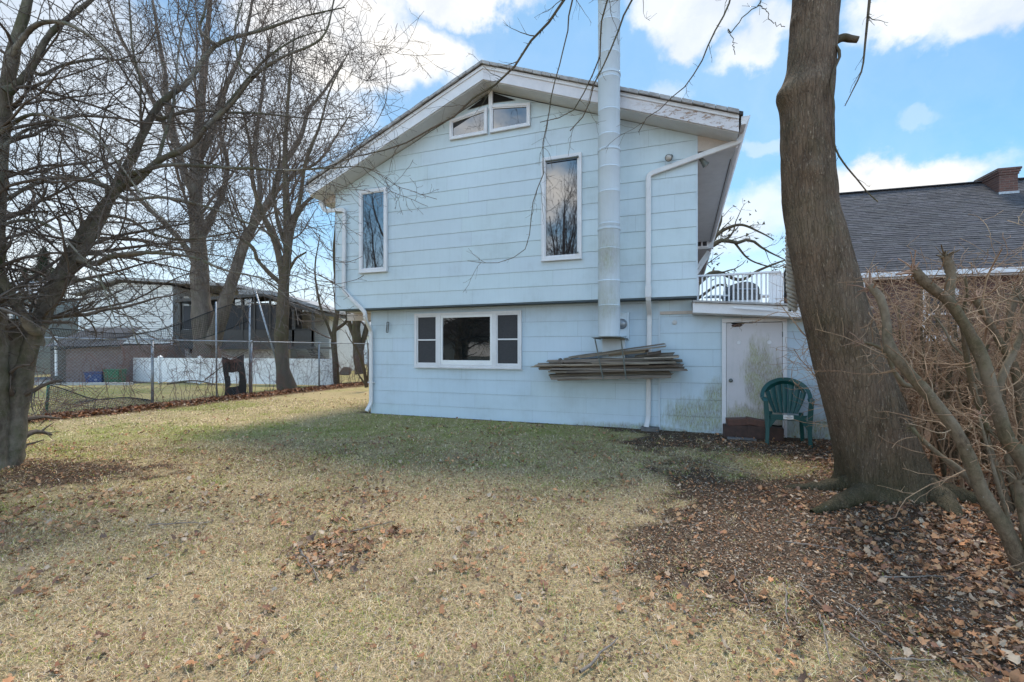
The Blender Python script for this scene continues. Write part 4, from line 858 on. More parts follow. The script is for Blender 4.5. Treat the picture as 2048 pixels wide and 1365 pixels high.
def grow(P, R, dens, lf, ang, npt, rk, trop=(0, 0, 0), wander=.18, tmin=.12, rmin=.0015, st=None, lmax=9, taper=.22, flat=0.0, tlen=.6):
    """side shoots on every path of P; returns (P2,R2)"""
    st = st or rs; B, n, _ = P.shape; L = np.linalg.norm(np.diff(P, axis=1), axis=2).sum(1); cnt = np.maximum(0, np.floor(L*(1-tmin)*dens+st.rand(B))).astype(int)
    pi = np.repeat(np.arange(B), cnt); m = len(pi)
    if m == 0: return np.zeros((0, npt, 3)), np.zeros((0, npt))
    t = tmin+(1-tmin)*st.rand(m); f = t*(n-1); i0 = np.minimum(f.astype(int), n-2); fr = (f-i0)[:, None]; A = P[pi, i0]; Bp = P[pi, i0+1]; base = A*(1-fr)+Bp*fr; tg = Bp-A; tg /= np.linalg.norm(tg, axis=1, keepdims=True)+1e-9
    r0 = (R[pi, i0]*(1-fr[:, 0])+R[pi, i0+1]*fr[:, 0]); rnd_ = st.randn(m, 3); pr = rnd_-tg*(rnd_*tg).sum(1, keepdims=True); pr /= np.linalg.norm(pr, axis=1, keepdims=True)+1e-9
    a = np.radians(ang[0]+(ang[1]-ang[0])*st.rand(m))[:, None]; d_ = tg*np.cos(a)+pr*np.sin(a)
    Ls = np.minimum(L[pi]*(lf[0]+(lf[1]-lf[0])*st.rand(m))*(1-tlen*t), lmax); out = np.zeros((m, npt, 3)); out[:, 0] = base; tr = np.array(trop)
    for s in range(1, npt):
        d_ = d_+wander*st.randn(m, 3)+tr; d_ /= np.linalg.norm(d_, axis=1, keepdims=True); out[:, s] = out[:, s-1]+d_*(Ls/(npt-1))[:, None]
    rb = np.maximum(r0*rk*(.6+.4*st.rand(m)), rmin*1.3); return out, np.maximum(rb[:, None]*np.linspace(1, taper, npt)[None], rmin)
def stack(pa):
    n = max(len(p[0]) for p in pa); t = np.linspace(0, 1, n)
    return np.array([p[0] if len(p[0]) == n else resample(p[0], n) for p in pa]), np.array([np.interp(t, np.linspace(0, 1, len(p[1])), p[1]) for p in pa])
def trace(pts, Y0, Y1, r0, r1, n=26, bow=0.0, rp=1.0, st=None):
    """limb through pixels with depth going from Y0 to Y1 -> a real path in space; small sideways kinks"""
    q = np.array([W(px, py, Y0+(Y1-Y0)*i/(len(pts)-1)+bow*math.sin(PI*i/(len(pts)-1))) for i, (px, py) in enumerate(pts)]); P = resample(q, n)
    t = np.linspace(0, 1, n)**rp; return P, r0*(1-t)+r1*t
def knobby(P, R, amp=.08):
    return R*(1+amp*rs.randn(*R.shape))
def tree(label, base, limbs, levels, cat='tree', group=None, barkm='bark1', twigm='twig1', k0=12, name='bare_tree', seed=1, extra=None):
    st = np.random.RandomState(seed); t = empty(name, tuple(base), 0, label, cat, group)
    big = Tubes(); P, R = stack(limbs)
    for i in range(len(P)): big.add(P[i:i+1], R[i:i+1]*(1+.05*st.randn(*R[i:i+1].shape)), k0 if R[i].max() > .05 else 6, .06)
    tr = big.build('trunk', M[barkm], t, base)
    tw = Tubes(); cur = (P, R)
    for li, lv in enumerate(levels):
        kk = dict(lv); k = kk.pop('k', 3); keep = kk.pop('keep', False); cur2 = grow(cur[0], cur[1], st=st, **kk); tw.add(cur2[0], cur2[1], k)
        cur = cur2
    if tw.V: tw.build('branches', M[twigm], t, base)
    return t
# ================================================================ T1, big spreading tree at the left
L1 = [trace([(-22, 985), (-22, 955), (-18, 830), (-12, 730), (-15, 650), (-12, 560), (-10, 480), (-6, 387), (5, 246), (14, 176), (28, 98), (56, 0), (85, -150), (110, -300)], 5.45, 4.9, .27, .03, rp=.6, n=40),
      trace([(-2, 985), (2, 955), (22, 850), (42, 760), (60, 690), (82, 645), (108, 590), (135, 545), (170, 490), (205, 430), (225, 385), (262, 320), (290, 260), (318, 210), (375, 165), (404, 123), (443, 84), (527, 60), (600, 35), (690, 15)], 5.45, 6.3, .195, .010, rp=.62, n=46),
      trace([(66, 690), (78, 650), (92, 600), (122, 545), (152, 490), (178, 448), (215, 400), (260, 350)], 5.65, 5.9, .11, .06),
      trace([(92, 640), (76, 664), (60, 655), (45, 628), (20, 585), (0, 550), (-35, 515), (-80, 480)], 5.62, 4.9, .075, .05),
      trace([(-6, 990), (-2, 940), (12, 850), (22, 760), (32, 690), (30, 640)], 5.5, 5.6, .23, .12, rp=1.6),
      trace([(222, 390), (245, 372), (274, 362), (316, 323), (380, 292), (415, 253), (464, 207), (506, 155), (562, 116), (643, 77), (668, 0), (685, -80)], 5.85, 5.5, .07, .007, rp=.7, n=34),
      trace([(412, 256), (450, 215), (470, 190), (520, 130), (563, 95), (600, 75), (650, 60)], 5.65, 5.9, .035, .008),
      trace([(260, 350), (310, 335), (352, 330), (457, 336), (520, 338), (562, 341), (640, 338), (720, 334), (760, 345)], 5.75, 5.3, .038, .006),
      trace([(305, 230), (316, 239), (387, 221), (450, 225), (527, 228), (600, 236), (668, 239), (717, 232)], 5.95, 6.4, .034, .006),
      trace([(228, 380), (180, 362), (123, 355), (90, 362), (53, 376), (0, 408), (-50, 430)], 5.8, 5.0, .05, .02),
      trace([(300, 250), (284, 264), (281, 200), (281, 165), (270, 120), (264, 88), (258, 0), (250, -60)], 6.0, 5.6, .024, .010),
      trace([(12, 185), (30, 172), (60, 140), (92, 80), (120, 50), (183, 0), (240, -60)], 5.0, 5.2, .055, .02),
      trace([(25, 110), (40, 85), (70, 52), (110, 44), (150, 55), (200, 90), (230, 140)], 5.0, 4.7, .045, .01),
      trace([(60, 140), (85, 150), (130, 130), (200, 118), (270, 124), (340, 128)], 5.1, 5.8, .03, .006),
      trace([(160, 520), (190, 528), (224, 513), (284, 506), (336, 508), (392, 517), (448, 540), (523, 558), (570, 590)], 5.7, 5.0, .05, .006),
      trace([(150, 560), (185, 560), (215, 580), (240, 610), (262, 650), (275, 690)], 5.7, 5.2, .024, .005),
      trace([(0, 265), (60, 230), (120, 240), (190, 275), (240, 330), (290, 400), (340, 450)], 5.0, 4.5, .03, .006),
      trace([(0, 300), (50, 262), (110, 250), (170, 268)], 5.0, 5.6, .035, .010),
      trace([(316, 323), (330, 270), (345, 220), (352, 160), (360, 80), (380, 0)], 5.8, 6.2, .03, .008),
      trace([(225, 385), (260, 400), (320, 395), (400, 410), (480, 440), (560, 480), (620, 540)], 5.85, 5.4, .035, .006),
      trace([(205, 430), (260, 440), (310, 470), (370, 480), (440, 470), (520, 455), (600, 450)], 5.8, 6.4, .03, .006),
      trace([(0, 450), (60, 440), (110, 460), (150, 500), (200, 560), (230, 640)], 5.2, 4.7, .03, .006),
      trace([(430, 90), (400, 60), (410, 20), (420, -60)], 6.1, 6.2, .03, .012),
      trace([(506, 155), (480, 130), (470, 60), (485, 0), (490, -60)], 5.6, 5.9, .022, .008)]
L1 = [(p, r*(.70+.30*np.clip(1-np.linspace(0, 1, len(r))*(4.5 if i in (0, 1) else 1.5 if i == 4 else 99), 0, 1))) for i, (p, r) in enumerate(L1)]
tree('big spreading leafless tree with forked lichen-marked trunk at the left of the lawn', T1B, L1,
     [dict(dens=9.5, lf=(.2, .6), ang=(35, 80), npt=11, rk=.36, trop=(0, 0, -.012), wander=.15, tmin=.2, rmin=.0036, lmax=2.2, k=4, tlen=.4),
      dict(dens=9.0, lf=(.22, .6), ang=(35, 75), npt=7, rk=.6, trop=(0, 0, -.02), wander=.2, rmin=.0026, lmax=.9),
      dict(dens=10.0, lf=(.15, .6), ang=(40, 80), npt=4, rk=.75, wander=.25, rmin=.0019, lmax=.26)], seed=3, twigm='twig1', k0=16)
# ================================================================ T2, tall maple beyond the white fence
B2 = np.array([(415-CX)/F*22, 22.0, 0])
L2 = [trace([(413, 762), (415, 725), (405, 640), (400, 560), (397, 480), (392, 400), (395, 300), (400, 220), (410, 120), (420, 0), (430, -90)], 22, 22, .62, .05, rp=.62, n=34),
      trace([(425, 690), (440, 640), (462, 570), (492, 480), (520, 430), (548, 387), (560, 340), (598, 281), (620, 215), (644, 190), (686, 123)], 21.8, 22.5, .34, .03, rp=.8, n=30),
      trace([(395, 400), (370, 350), (350, 280), (333, 200), (330, 150), (318, 80), (305, 0)], 22, 23, .2, .05),
      trace([(350, 290), (310, 210), (270, 130), (240, 70), (215, 0), (200, -50)], 22.3, 21.5, .12, .03),
      trace([(394, 330), (430, 250), (450, 180), (480, 110), (500, 30), (510, -40)], 22, 21.3, .15, .04),
      trace([(400, 470), (440, 400), (455, 330), (440, 260), (450, 200)], 22, 23.2, .16, .05),
      trace([(398, 540), (360, 480), (300, 420), (260, 380), (220, 330), (170, 300)], 22, 21, .15, .03),
      trace([(500, 460), (520, 380), (510, 300), (520, 220), (530, 140), (545, 60)], 22, 22.6, .14, .03),
      trace([(548, 387), (590, 350), (640, 320), (680, 260), (700, 230)], 22.4, 22.0, .10, .02)]
tree('tall wide maple with many upright bare shoots behind the white vinyl fence', B2, L2,
     [dict(dens=2.4, lf=(.2, .55), ang=(18, 55), npt=10, rk=.30, trop=(0, 0, .10), wander=.08, tmin=.3, rmin=.014, lmax=6.0, k=4, taper=.25, tlen=.35),
      dict(dens=2.6, lf=(.18, .5), ang=(20, 60), npt=7, rk=.6, trop=(0, 0, .05), wander=.12, rmin=.010, lmax=2.4),
      dict(dens=3.4, lf=(.2, .5), ang=(25, 70), npt=4, rk=.7, wander=.2, rmin=.007, lmax=.9)], barkm='bark2', twigm='twig2', seed=5, k0=18)
# ================================================================ T3, single tree on the fence line
B3 = np.array([(572-CX)/F*17.3, 17.3, 0])
L3 = [trace([(576, 785), (566, 740), (563, 690), (566, 620), (568, 565), (573, 530), (575, 470), (572, 380), (570, 300), (580, 150), (590, 60)], 17.3, 17.3, .33, .02, rp=.6, n=32),
      trace([(568, 570), (560, 520), (545, 470), (530, 440), (515, 400), (505, 360), (500, 290), (480, 200)], 17.3, 16.6, .14, .02),
      trace([(572, 535), (580, 480), (590, 440), (612, 405), (640, 385), (680, 345)], 17.3, 17.8, .13, .02),
      trace([(565, 570), (540, 548), (515, 520), (505, 495), (470, 470), (440, 430)], 17.3, 17, .09, .02),
      trace([(575, 470), (600, 400), (610, 330), (640, 250), (660, 180), (700, 100)], 17.3, 17.6, .09, .015),
      trace([(574, 500), (555, 440), (548, 380), (560, 300), (540, 220)], 17.3, 18, .08, .015),
      trace([(576, 545), (590, 520), (600, 512), (612, 505)], 17.3, 17.0, .06, .03)]
tree('slim forked leafless tree growing on the chain link fence line', B3, L3,
     [dict(dens=2.8, lf=(.2, .6), ang=(22, 60), npt=9, rk=.36, trop=(0, 0, .05), wander=.12, tmin=.35, rmin=.009, lmax=3.4, k=4, tlen=.4),
      dict(dens=3.8, lf=(.2, .55), ang=(25, 65), npt=6, rk=.6, trop=(0, 0, .02), wander=.16, rmin=.0065, lmax=1.4),
      dict(dens=4.5, lf=(.2, .5), ang=(30, 75), npt=4, rk=.7, wander=.22, rmin=.0048, lmax=.55)], barkm='bark3', twigm='twig2', seed=8, k0=14)
# smaller ones by the house corner
for (lab, px, Yd, lm, sd) in (('thin crooked bare tree beside the free end of the white vinyl fence', 672, 18.6, [[(674, 775), (670, 720), (668, 670), (675, 620), (672, 560), (668, 500), (672, 430), (665, 360)], [(670, 690), (655, 650), (640, 610), (630, 540), (640, 470)], [(672, 660), (695, 640), (700, 600), (690, 540), (695, 480)]], 21),
                              ('ivy-grown dark tree trunk seen behind the blue house corner', 722, 21.5, [[(722, 748), (716, 700), (712, 650), (722, 610), (726, 560), (722, 480), (720, 400)], [(716, 690), (700, 650), (690, 600), (680, 560)], [(722, 700), (735, 640), (730, 560), (725, 500)]], 22),
                              ('small multi-stemmed bare bush at the foot of the blue house corner', 733, 16.5, [[(733, 775), (728, 740), (715, 700), (700, 680), (690, 660)], [(732, 775), (738, 730), (735, 690), (730, 660)], [(731, 770), (715, 745), (708, 720), (712, 690)]], 23)):
    k_ = 1.0 if Yd > 20 else .75 if Yd > 17 else .4
    Ls = [trace(q, Yd, Yd+.3*(i-1), (.17 if i == 0 else .09)*k_*(1.5 if Yd > 21 else 1), .02*k_, n=20) for i, q in enumerate(lm)]
    tree(lab, np.array([(px-CX)/F*Yd, Yd, 0]), Ls, [dict(dens=2.6, lf=(.2, .5), ang=(25, 65), npt=7, rk=.45, wander=.17, tmin=.2, rmin=.006, lmax=1.8, k=4), dict(dens=4, lf=(.2, .5), ang=(30, 70), npt=5, rk=.6, wander=.2, rmin=.004, lmax=.7), dict(dens=4, lf=(.2, .5), ang=(30, 70), npt=3, rk=.6, wander=.2, rmin=.003, lmax=.3)], barkm='bark3', twigm='twig2', seed=sd, k0=10)
# ================================================================ T6, the big leaning trunk close at the right
prof6 = [(1070, 1640, 1925), (1040, 1655, 1905), (1010, 1672, 1888), (985, 1681, 1875), (960, 1683, 1856), (900, 1672, 1832), (846, 1661, 1815), (760, 1637, 1779), (700, 1622, 1757), (603, 1600, 1724), (502, 1581, 1696), (401, 1566, 1670), (330, 1563, 1663), (293, 1562, 1661), (235, 1562, 1660), (211, 1560, 1659), (187, 1553, 1662), (172, 1560, 1664), (160, 1567, 1665), (132, 1576, 1667), (59, 1582, 1673), (0, 1587, 1678), (-100, 1592, 1676), (-250, 1600, 1672), (-420, 1615, 1668), (-600, 1635, 1672)]
YT = 4.62; t6 = empty('leaning_tree', tuple(T6B), 0, 'massive leaning trunk with flared mossy root foot close to the shed wing', 'tree')
zz = np.array([CH-(y-HY)/F*YT for y, a, b in prof6]); cxx = np.array([((a+b)/2-CX)/F*YT for y, a, b in prof6]); rr = np.array([(b-a)/2/F*YT*.905 for y, a, b in prof6])
nz_, k6 = 560, 230; zi = np.linspace(zz[0]-.06, zz[-1], nz_); ci = np.interp(zi, zz, cxx); ri = np.interp(zi, zz, rr)
ker = np.ones(7)/7; ri = np.convolve(np.pad(ri, 3, 'edge'), ker, 'valid'); ci = np.convolve(np.pad(ci, 3, 'edge'), ker, 'valid')
th = np.arange(k6)*2*PI/k6; TH, ZI = np.meshgrid(th, zi); RI = np.repeat(ri[:, None], k6, 1); CI = np.repeat(ci[:, None], k6, 1)
cs, sn_ = np.cos(TH), np.sin(TH)
def pn(sc_th, sc_z, o): return .5*(vnoise(cs*sc_th+9, ZI*sc_z, 1, o)+vnoise(sn_*sc_th+5, ZI*sc_z, 1, o+1))
d6 = (pn(2.2, .8, 30)-.5)*.07+(pn(7, 2.0, 32)-.5)*.022+(pn(26, 6, 34)-.5)*.011
d6 += (pn(42, 4.5, 40)-.5)*.016+(pn(60, 14, 44)-.5)*.007
base_w = sst(.75, .0, ZI); lob = (np.cos(TH*3+1.1)+.6*np.cos(TH*5+.4))*.5
RI = RI*(1+base_w*(.03+.17*lob)+.16*sst(.30, .0, ZI)*(.6+lob))+d6*(.6+.8*base_w)
for (z0, a0, rad, amp) in ((CH+(700-196)/F*YT, PI+.15, .10, .05), (CH+(700-355)/F*YT, PI*1.35, .08, .028), (CH+(700-40)/F*YT, PI, .07, .025), (CH+(700-80)/F*YT, 0.0, .09, .03), (2.9, 1.5*PI+.5, .12, -.02)):
    da = np.angle(np.exp(1j*(TH-a0)))*ri[:, None]; RI += amp*np.exp(-((da**2+(ZI-z0)**2)/rad**2))
V = np.stack([CI+RI*cs, YT+RI*sn_*(1.0), ZI], 2).reshape(-1, 3); i = np.arange(nz_*k6).reshape(nz_, k6); j2 = (np.arange(k6)+1) % k6
mesh_np('trunk', V, [np.stack([i[:-1], i[:-1][:, j2], i[1:][:, j2], i[1:]], -1).reshape(-1, 4)], M['bark6'], t6, True, None, T6B)
rt = Tubes()   # surface roots running out from the flare
for (pts, r0) in ():
    q = [G(a, b) for a, b in pts]; q = [np.array([p[0], p[1]+.25*(1-i/len(q)), .10*(1-i/(len(q)-1))-.03]) for i, p in enumerate(q)]
    P = resample(q, 14); rt.add(P[None], (np.linspace(r0, .02, 14)*(1+.08*rs.randn(14)))[None], 12)
for q, r0 in (([(3.55, 4.45, .16), (3.25, 4.32, .10), (2.98, 4.24, .05), (2.72, 4.16, .0)], .13), ([(3.95, 4.38, .16), (3.93, 4.20, .10), (3.86, 4.02, .05), (3.80, 3.86, .0)], .14), ([(4.1, 4.5, .12), (4.35, 4.3, .06), (4.6, 4.05, .0)], .11), ([(3.4, 4.6, .12), (3.15, 4.75, .05), (2.9, 4.9, .0)], .10)):
    P = resample(np.array(q)+[0, 0, .02], 16); rt.add(P[None], (np.linspace(r0, .03, 16)*(1+.07*rs.randn(16)))[None], 14, .05)
rt.build('root', M['bark6'], t6, T6B)
zt_ = lambda py: CH-(py-HY)/F*YT
def at6(px, py, dy=0.0): return W(px, py, YT+dy)
LM = [trace([(1662, 86), (1685, 76), (1700, 78), (1716, 80)], 4.6, 4.55, .045, .03, n=12),
      trace([(1672, 92), (1680, 110), (1668, 140), (1662, 170), (1668, 215), (1664, 260), (1672, 300), (1690, 330), (1715, 360), (1735, 385), (1756, 404)], 4.45, 4.2, .014, .005, n=26),
      trace([(1760, -260), (1750, -120), (1742, -30), (1734, 50), (1730, 90), (1724, 140), (1706, 180), (1690, 212)], 4.4, 4.2, .022, .004, n=26)]
# limbs leave the trunk above the picture and arch over towards the house, hanging twigs reach back down into view
over = [[at6(1655, -430), W(1500, -520, 4.8), W(1330, -420, 5.0), W(1210, -200, 5.2), W(1130, 0, 5.35), W(1090, 55, 5.4), W(1050, 100, 5.45), W(1015, 155, 5.5), W(970, 180, 5.5), W(935, 210, 5.5), W(890, 245, 5.5), W(830, 275, 5.45), W(790, 300, 5.4), W(755, 303, 5.35), W(700, 318, 5.3), W(640, 338, 5.2), W(600, 340, 5.1)],
        [at6(1650, -500), W(1560, -520, 4.5), W(1420, -380, 4.6), W(1300, -180, 4.7), W(1215, 0, 4.8), W(1200, 90, 4.85), W(1195, 130, 4.85), W(1160, 200, 4.9), W(1130, 235, 4.9), W(1080, 245, 4.95)],
        [at6(1630, -380), W(1540, -400, 4.4), W(1450, -260, 4.4), W(1360, -100, 4.4), W(1260, 0, 4.4), W(1240, 55, 4.4), W(1218, 110, 4.45), W(1190, 170, 4.5), W(1170, 230, 4.5), W(1140, 262, 4.5)],
        [W(1225, -170, 4.7), W(1160, -60, 4.8), W(1134, 60, 4.9), W(1118, 130, 4.95), W(1106, 180, 5.0), W(1095, 240, 5.0), W(1085, 300, 5.0), W(1086, 350, 5.0), W(1070, 390, 5.0), W(1063, 440, 5.0), W(1058, 480, 5.0), W(1040, 508, 5.0), W(1010, 522, 5.0), W(965, 526, 5.0), W(935, 522, 4.95)],
        [at6(1640, -300), W(1590, -330, 4.4), W(1530, -200, 4.3), W(1480, -60, 4.3), W(1460, 0, 4.3), W(1444, 38, 4.3), W(1425, 75, 4.3), W(1408, 110, 4.3), W(1390, 145, 4.3), W(1372, 172, 4.3), W(1340, 200, 4.3), W(1318, 222, 4.3), W(1290, 242, 4.3), W(1277, 265, 4.3)],
        [W(1580, -150, 4.3), W(1545, -60, 4.2), W(1521, 0, 4.1), W(1515, 12, 4.1), W(1490, 30, 4.1), W(1462, 66, 4.1)],
        [W(1515, 12, 4.1), W(1530, 18, 4.1), W(1545, 45, 4.1), W(1570, 54, 4.1)],
        [W(1462, 66, 4.1), W(1456, 60, 4.1), W(1466, 80, 4.1), W(1470, 110, 4.1)]]
rads = [(.055, .0045), (.04, .004), (.035, .0045), (.014, .003), (.03, .003), (.012, .004), (.005, .003), (.005, .003)]
for q, (r0, r1) in zip(over, rads): P = resample(q, 26); LM.append((P, np.interp(np.linspace(0, 1, 26), [0, .3, 1], [r0, r0*.35+r1*.5, r1])))
P, R = stack(LM); tb = Tubes()
P[3:, 1:-1] += rs.randn(*P[3:, 1:-1].shape)*.006
for i in range(len(P)): tb.add(P[i:i+1], R[i:i+1], 8)
twb = tb
lo = np.array([i for i in range(len(P)) if i != 0]); tw = twb; Pl, Rl = P[lo], R[lo]
s1_ = np.random.RandomState(77); c1 = grow(Pl, Rl, 3.0, (.05, .16), (30, 75), 8, .55, (0, 0, -.08), .16, .42, .0017, s1_, .5, tlen=.2); tw.add(c1[0], c1[1], 4)
c2 = grow(c1[0], c1[1], 9, (.2, .6), (30, 70), 5, .7, (0, 0, -.01), .22, .1, .0013, s1_, .2); tw.add(c2[0], c2[1], 3)
c3 = grow(Pl, Rl, 11, (.005, .03), (40, 85), 4, .5, (0, 0, 0), .3, .35, .0013, s1_, .08); tw.add(c3[0], c3[1], 3)
tw.build('limbs', M['bark3'], t6, T6B)
# braided rope hanging down the far edge of the trunk
rp = Tubes(); n = 120
for q in range(3):
    t = np.linspace(0, 1, n); py = 440+(622-440)*t; cx_ = np.interp(py, [440, 480, 540, 622], [1575, 1576, 1581, 1586]); rad = np.interp(t, [0, .25, .7, 1], [.012, .02, .036, .03]); ph = t*2*PI*7.5+q*2*PI/3
    Yr = 5.0; c = np.array([W(a, b, Yr) for a, b in zip(cx_, py)]); P_ = c+np.stack([np.cos(ph)*rad, np.sin(ph)*rad, 0*ph], 1); rp.add(P_[None], (rad*.58*(1+.12*rs.randn(n)))[None], 7)
o = rp.build('braided_rope', M['rope'], None, None); tag(o, 'thick frayed pale rope hanging against the back of the leaning trunk', 'rope')
# ================================================================ pruned shrubs along the right side
def shrub(label, stems, sd, nt_=1.0):
    st = np.random.RandomState(sd); S = [trace(q, a, b, r0, r1, n=24, rp=.8) for (q, a, b, r0, r1) in stems]; base = S[0][0][0].copy(); base[2] = 0
    t = empty('pruned_shrub', tuple(base), 0, label, 'shrub', 'old cut-back shrubs in the row at the right'); P, R = stack(S); Rk = R*(1+.07*st.randn(*R.shape)); tb = Tubes(); tb.add(P, Rk, 12, .05); tb.build('stems', M['shrubst'], t, base, True)
    # knobbly cut heads with a bristle of snapped shoots
    for i in range(len(P)):
        e = P[i, -1]; d_ = P[i, -1]-P[i, -3]; d_ /= np.linalg.norm(d_); m_ = 16; u = st.randn(m_, 3)*.85+d_*.7; u /= np.linalg.norm(u, axis=1, keepdims=True); l = .03+.13*st.rand(m_, 1)**1.6
        hd = Tubes(); pp = np.stack([e-d_*.05*st.rand(m_, 1), e+u*l*.5+st.randn(m_, 3)*.006, e+u*l], 1); hd.add(pp, np.maximum(R[i, -1]*(.12+.28*st.rand(m_, 1)), .003)*np.array([[1, .7, .45]]), 5); hd.build('cut_head', M['shrubst' if i % 2 else 'stub'], t, base)
    tw = Tubes(); c1 = grow(P, R, 9.0*nt_, (.18, .5), (35, 95), 9, .14, (0, 0, .01), .24, .25, .0028, st, .75, tlen=.3); tw.add(c1[0], np.minimum(c1[1], .006), 5)
    c2 = grow(c1[0], np.minimum(c1[1], .006), 5.5, (.25, .7), (30, 90), 6, .7, (0, 0, 0), .28, .1, .0019, st, .4); tw.add(c2[0], c2[1], 4)
    c3 = grow(c2[0], c2[1], 5, (.25, .6), (30, 90), 4, .7, (0, 0, 0), .25, .1, .0014, st, .2); tw.add(c3[0], c3[1], 3)
    tw.build('twigs', M['shrubtw'], t, base); return t
shrub('nearest shrub with a thick stem slanting up left to a bristled cut head', [
  ([(2075, 1240), (2050, 1150), (2016, 1070), (1968, 992), (1924, 885), (1880, 817), (1841, 773), (1800, 725), (1783, 700), (1776, 688), (1772, 637), (1759, 593), (1740, 572)], 3.05, 3.6, .056, .030),
  ([(1968, 992), (1925, 945), (1885, 915), (1850, 885), (1822, 855)], 3.3, 3.7, .03, .014),
  ([(1841, 773), (1810, 770), (1790, 745), (1770, 705), (1745, 690), (1722, 685)], 3.55, 3.6, .022, .010),
  ([(2070, 1200), (2062, 1100), (2045, 1010), (2040, 960)], 3.05, 3.1, .045, .03),
  ([(2060, 1160), (2020, 1050), (1990, 950), (1965, 860), (1958, 830)], 3.15, 3.5, .02, .008)], 41)
shrub('shrub with two tall sawn stems forking like a Y before the brick house window', [
  ([(2120, 1120), (2075, 985), (2048, 919), (2016, 880), (1990, 800), (1972, 740), (1954, 694), (1917, 630), (1894, 600), (1870, 582), (1845, 560), (1828, 540)], 3.5, 3.7, .060, .034),
  ([(1897, 604), (1900, 575), (1902, 550), (1896, 525), (1890, 512)], 3.68, 3.68, .034, .032),
  ([(1990, 800), (2010, 740), (2030, 700), (2046, 660)], 3.6, 3.6, .03, .02),
  ([(1925, 640), (1930, 690), (1938, 740), (1950, 790), (1975, 860)], 3.75, 3.9, .018, .022)], 43)
shrub('upright many-stemmed shrub at the right frame edge with knotted heads', [
  ([(2060, 1130), (2052, 1000), (2048, 900), (2040, 800), (2030, 740), (1992, 671), (1970, 630), (1952, 600)], 4.0, 4.2, .045, .028),
  ([(2050, 1100), (2025, 960), (2010, 880), (2005, 800), (2010, 720), (2020, 640), (2035, 585)], 4.1, 4.2, .034, .020),
  ([(2045, 1090), (2000, 960), (1975, 880), (1960, 800), (1955, 740), (1975, 690)], 4.1, 4.3, .030, .018),
  ([(2080, 1120), (2070, 980), (2066, 860), (2060, 760), (2062, 650), (2050, 600)], 4.0, 4.1, .04, .025)], 47)
for (lab, px, Yd, sd) in (('low tangle of thin shrub canes just behind the leaning trunk', 1850, 5.4, 51), ('brushy shrub of fine canes below the brick house window', 1930, 6.0, 52), ('brushy shrub of fine canes by the right frame edge behind the stems', 2030, 6.2, 53), ('twiggy shrub beside the corner of the brick house', 1800, 6.6, 54)):
    r = random.Random(sd); st_ = []
    for q in range(5):
        x0 = px+r.uniform(-40, 40); by = HY+CH*F/Yd; hh = r.uniform(560, 660); dx = r.uniform(-50, 60)
        st_.append(([(x0, by), (x0+dx*.3, by-90), (x0+dx*.7, (by+hh)/2), (x0+dx, hh)], Yd, Yd+r.uniform(-.3, .3), .024, .010))
    shrub(lab, st_, sd, 1.3)
# thicket of thin canes filling the strip behind the cut shrubs
st = np.random.RandomState(61); n = 230; x = 3.9+4.2*st.rand(n); y = 3.9+3.2*st.rand(n); ok = (x > .72*y) & (np.hypot(x-T6B[0], y-T6B[1]) > .9); x, y = x[ok], y[ok]; n = len(x); P = np.zeros((n, 12, 3)); t_ = np.linspace(0, 1, 12); hh = 1.3+1.2*st.rand(n)
P[:, :, 0] = x[:, None]+(st.randn(n, 1)*.5-.15)*t_**1.5+.03*st.randn(n, 12); P[:, :, 1] = y[:, None]+st.randn(n, 1)*.4*t_**1.5+.03*st.randn(n, 12); P[:, :, 2] = hh[:, None]*t_
R = (.006+.010*st.rand(n, 1))*np.linspace(1, .35, 12)[None]; tb = Tubes(); tb.add(P, R, 6, .08); c1 = grow(P, R, 5, (.15, .5), (30, 95), 8, .45, (0, 0, 0), .26, .2, .0028, st, .8, tlen=.2); tb.add(c1[0], c1[1], 4); c2 = grow(c1[0], c1[1], 5, (.2, .7), (30, 90), 5, .7, (0, 0, 0), .28, .1, .0020, st, .35); tb.add(c2[0], c2[1], 3)
o = tb.build('cane_thicket', M['shrubtw'], None, None); tag(o, 'dense thicket of thin tan canes filling the strip before the brick house', 'thicket', kind='stuff')
n = 70; x = 3.7+3.6*st.rand(n); y = 3.6+3.4*st.rand(n); ok = (x > .78*y) & (np.hypot(x-T6B[0], y-T6B[1]) > 1.0); x, y = x[ok], y[ok]; n = len(x); P = np.zeros((n, 14, 3)); t_ = np.linspace(0, 1, 14); hh = 1.6+.8*st.rand(n)
P[:, :, 0] = x[:, None]+(st.randn(n, 1)*.35-.15)*t_**1.4+.02*st.randn(n, 14); P[:, :, 1] = y[:, None]+st.randn(n, 1)*.3*t_**1.5+.02*st.randn(n, 14); P[:, :, 2] = hh[:, None]*t_
R = (.011+.014*st.rand(n, 1))*np.linspace(1, .5, 14)[None]; tb = Tubes(); tb.add(P, R, 7, .10); c1 = grow(P, R, 4, (.1, .3), (30, 80), 7, .4, (0, 0, .02), .2, .3, .003, st, .5, tlen=.2); tb.add(c1[0], c1[1], 4)
o = tb.build('cane_thicket', M['shrubst'], None, None); tag(o, 'thicker grey-brown stems crowded behind the cut-back shrubs at the right', 'thicket', kind='stuff')
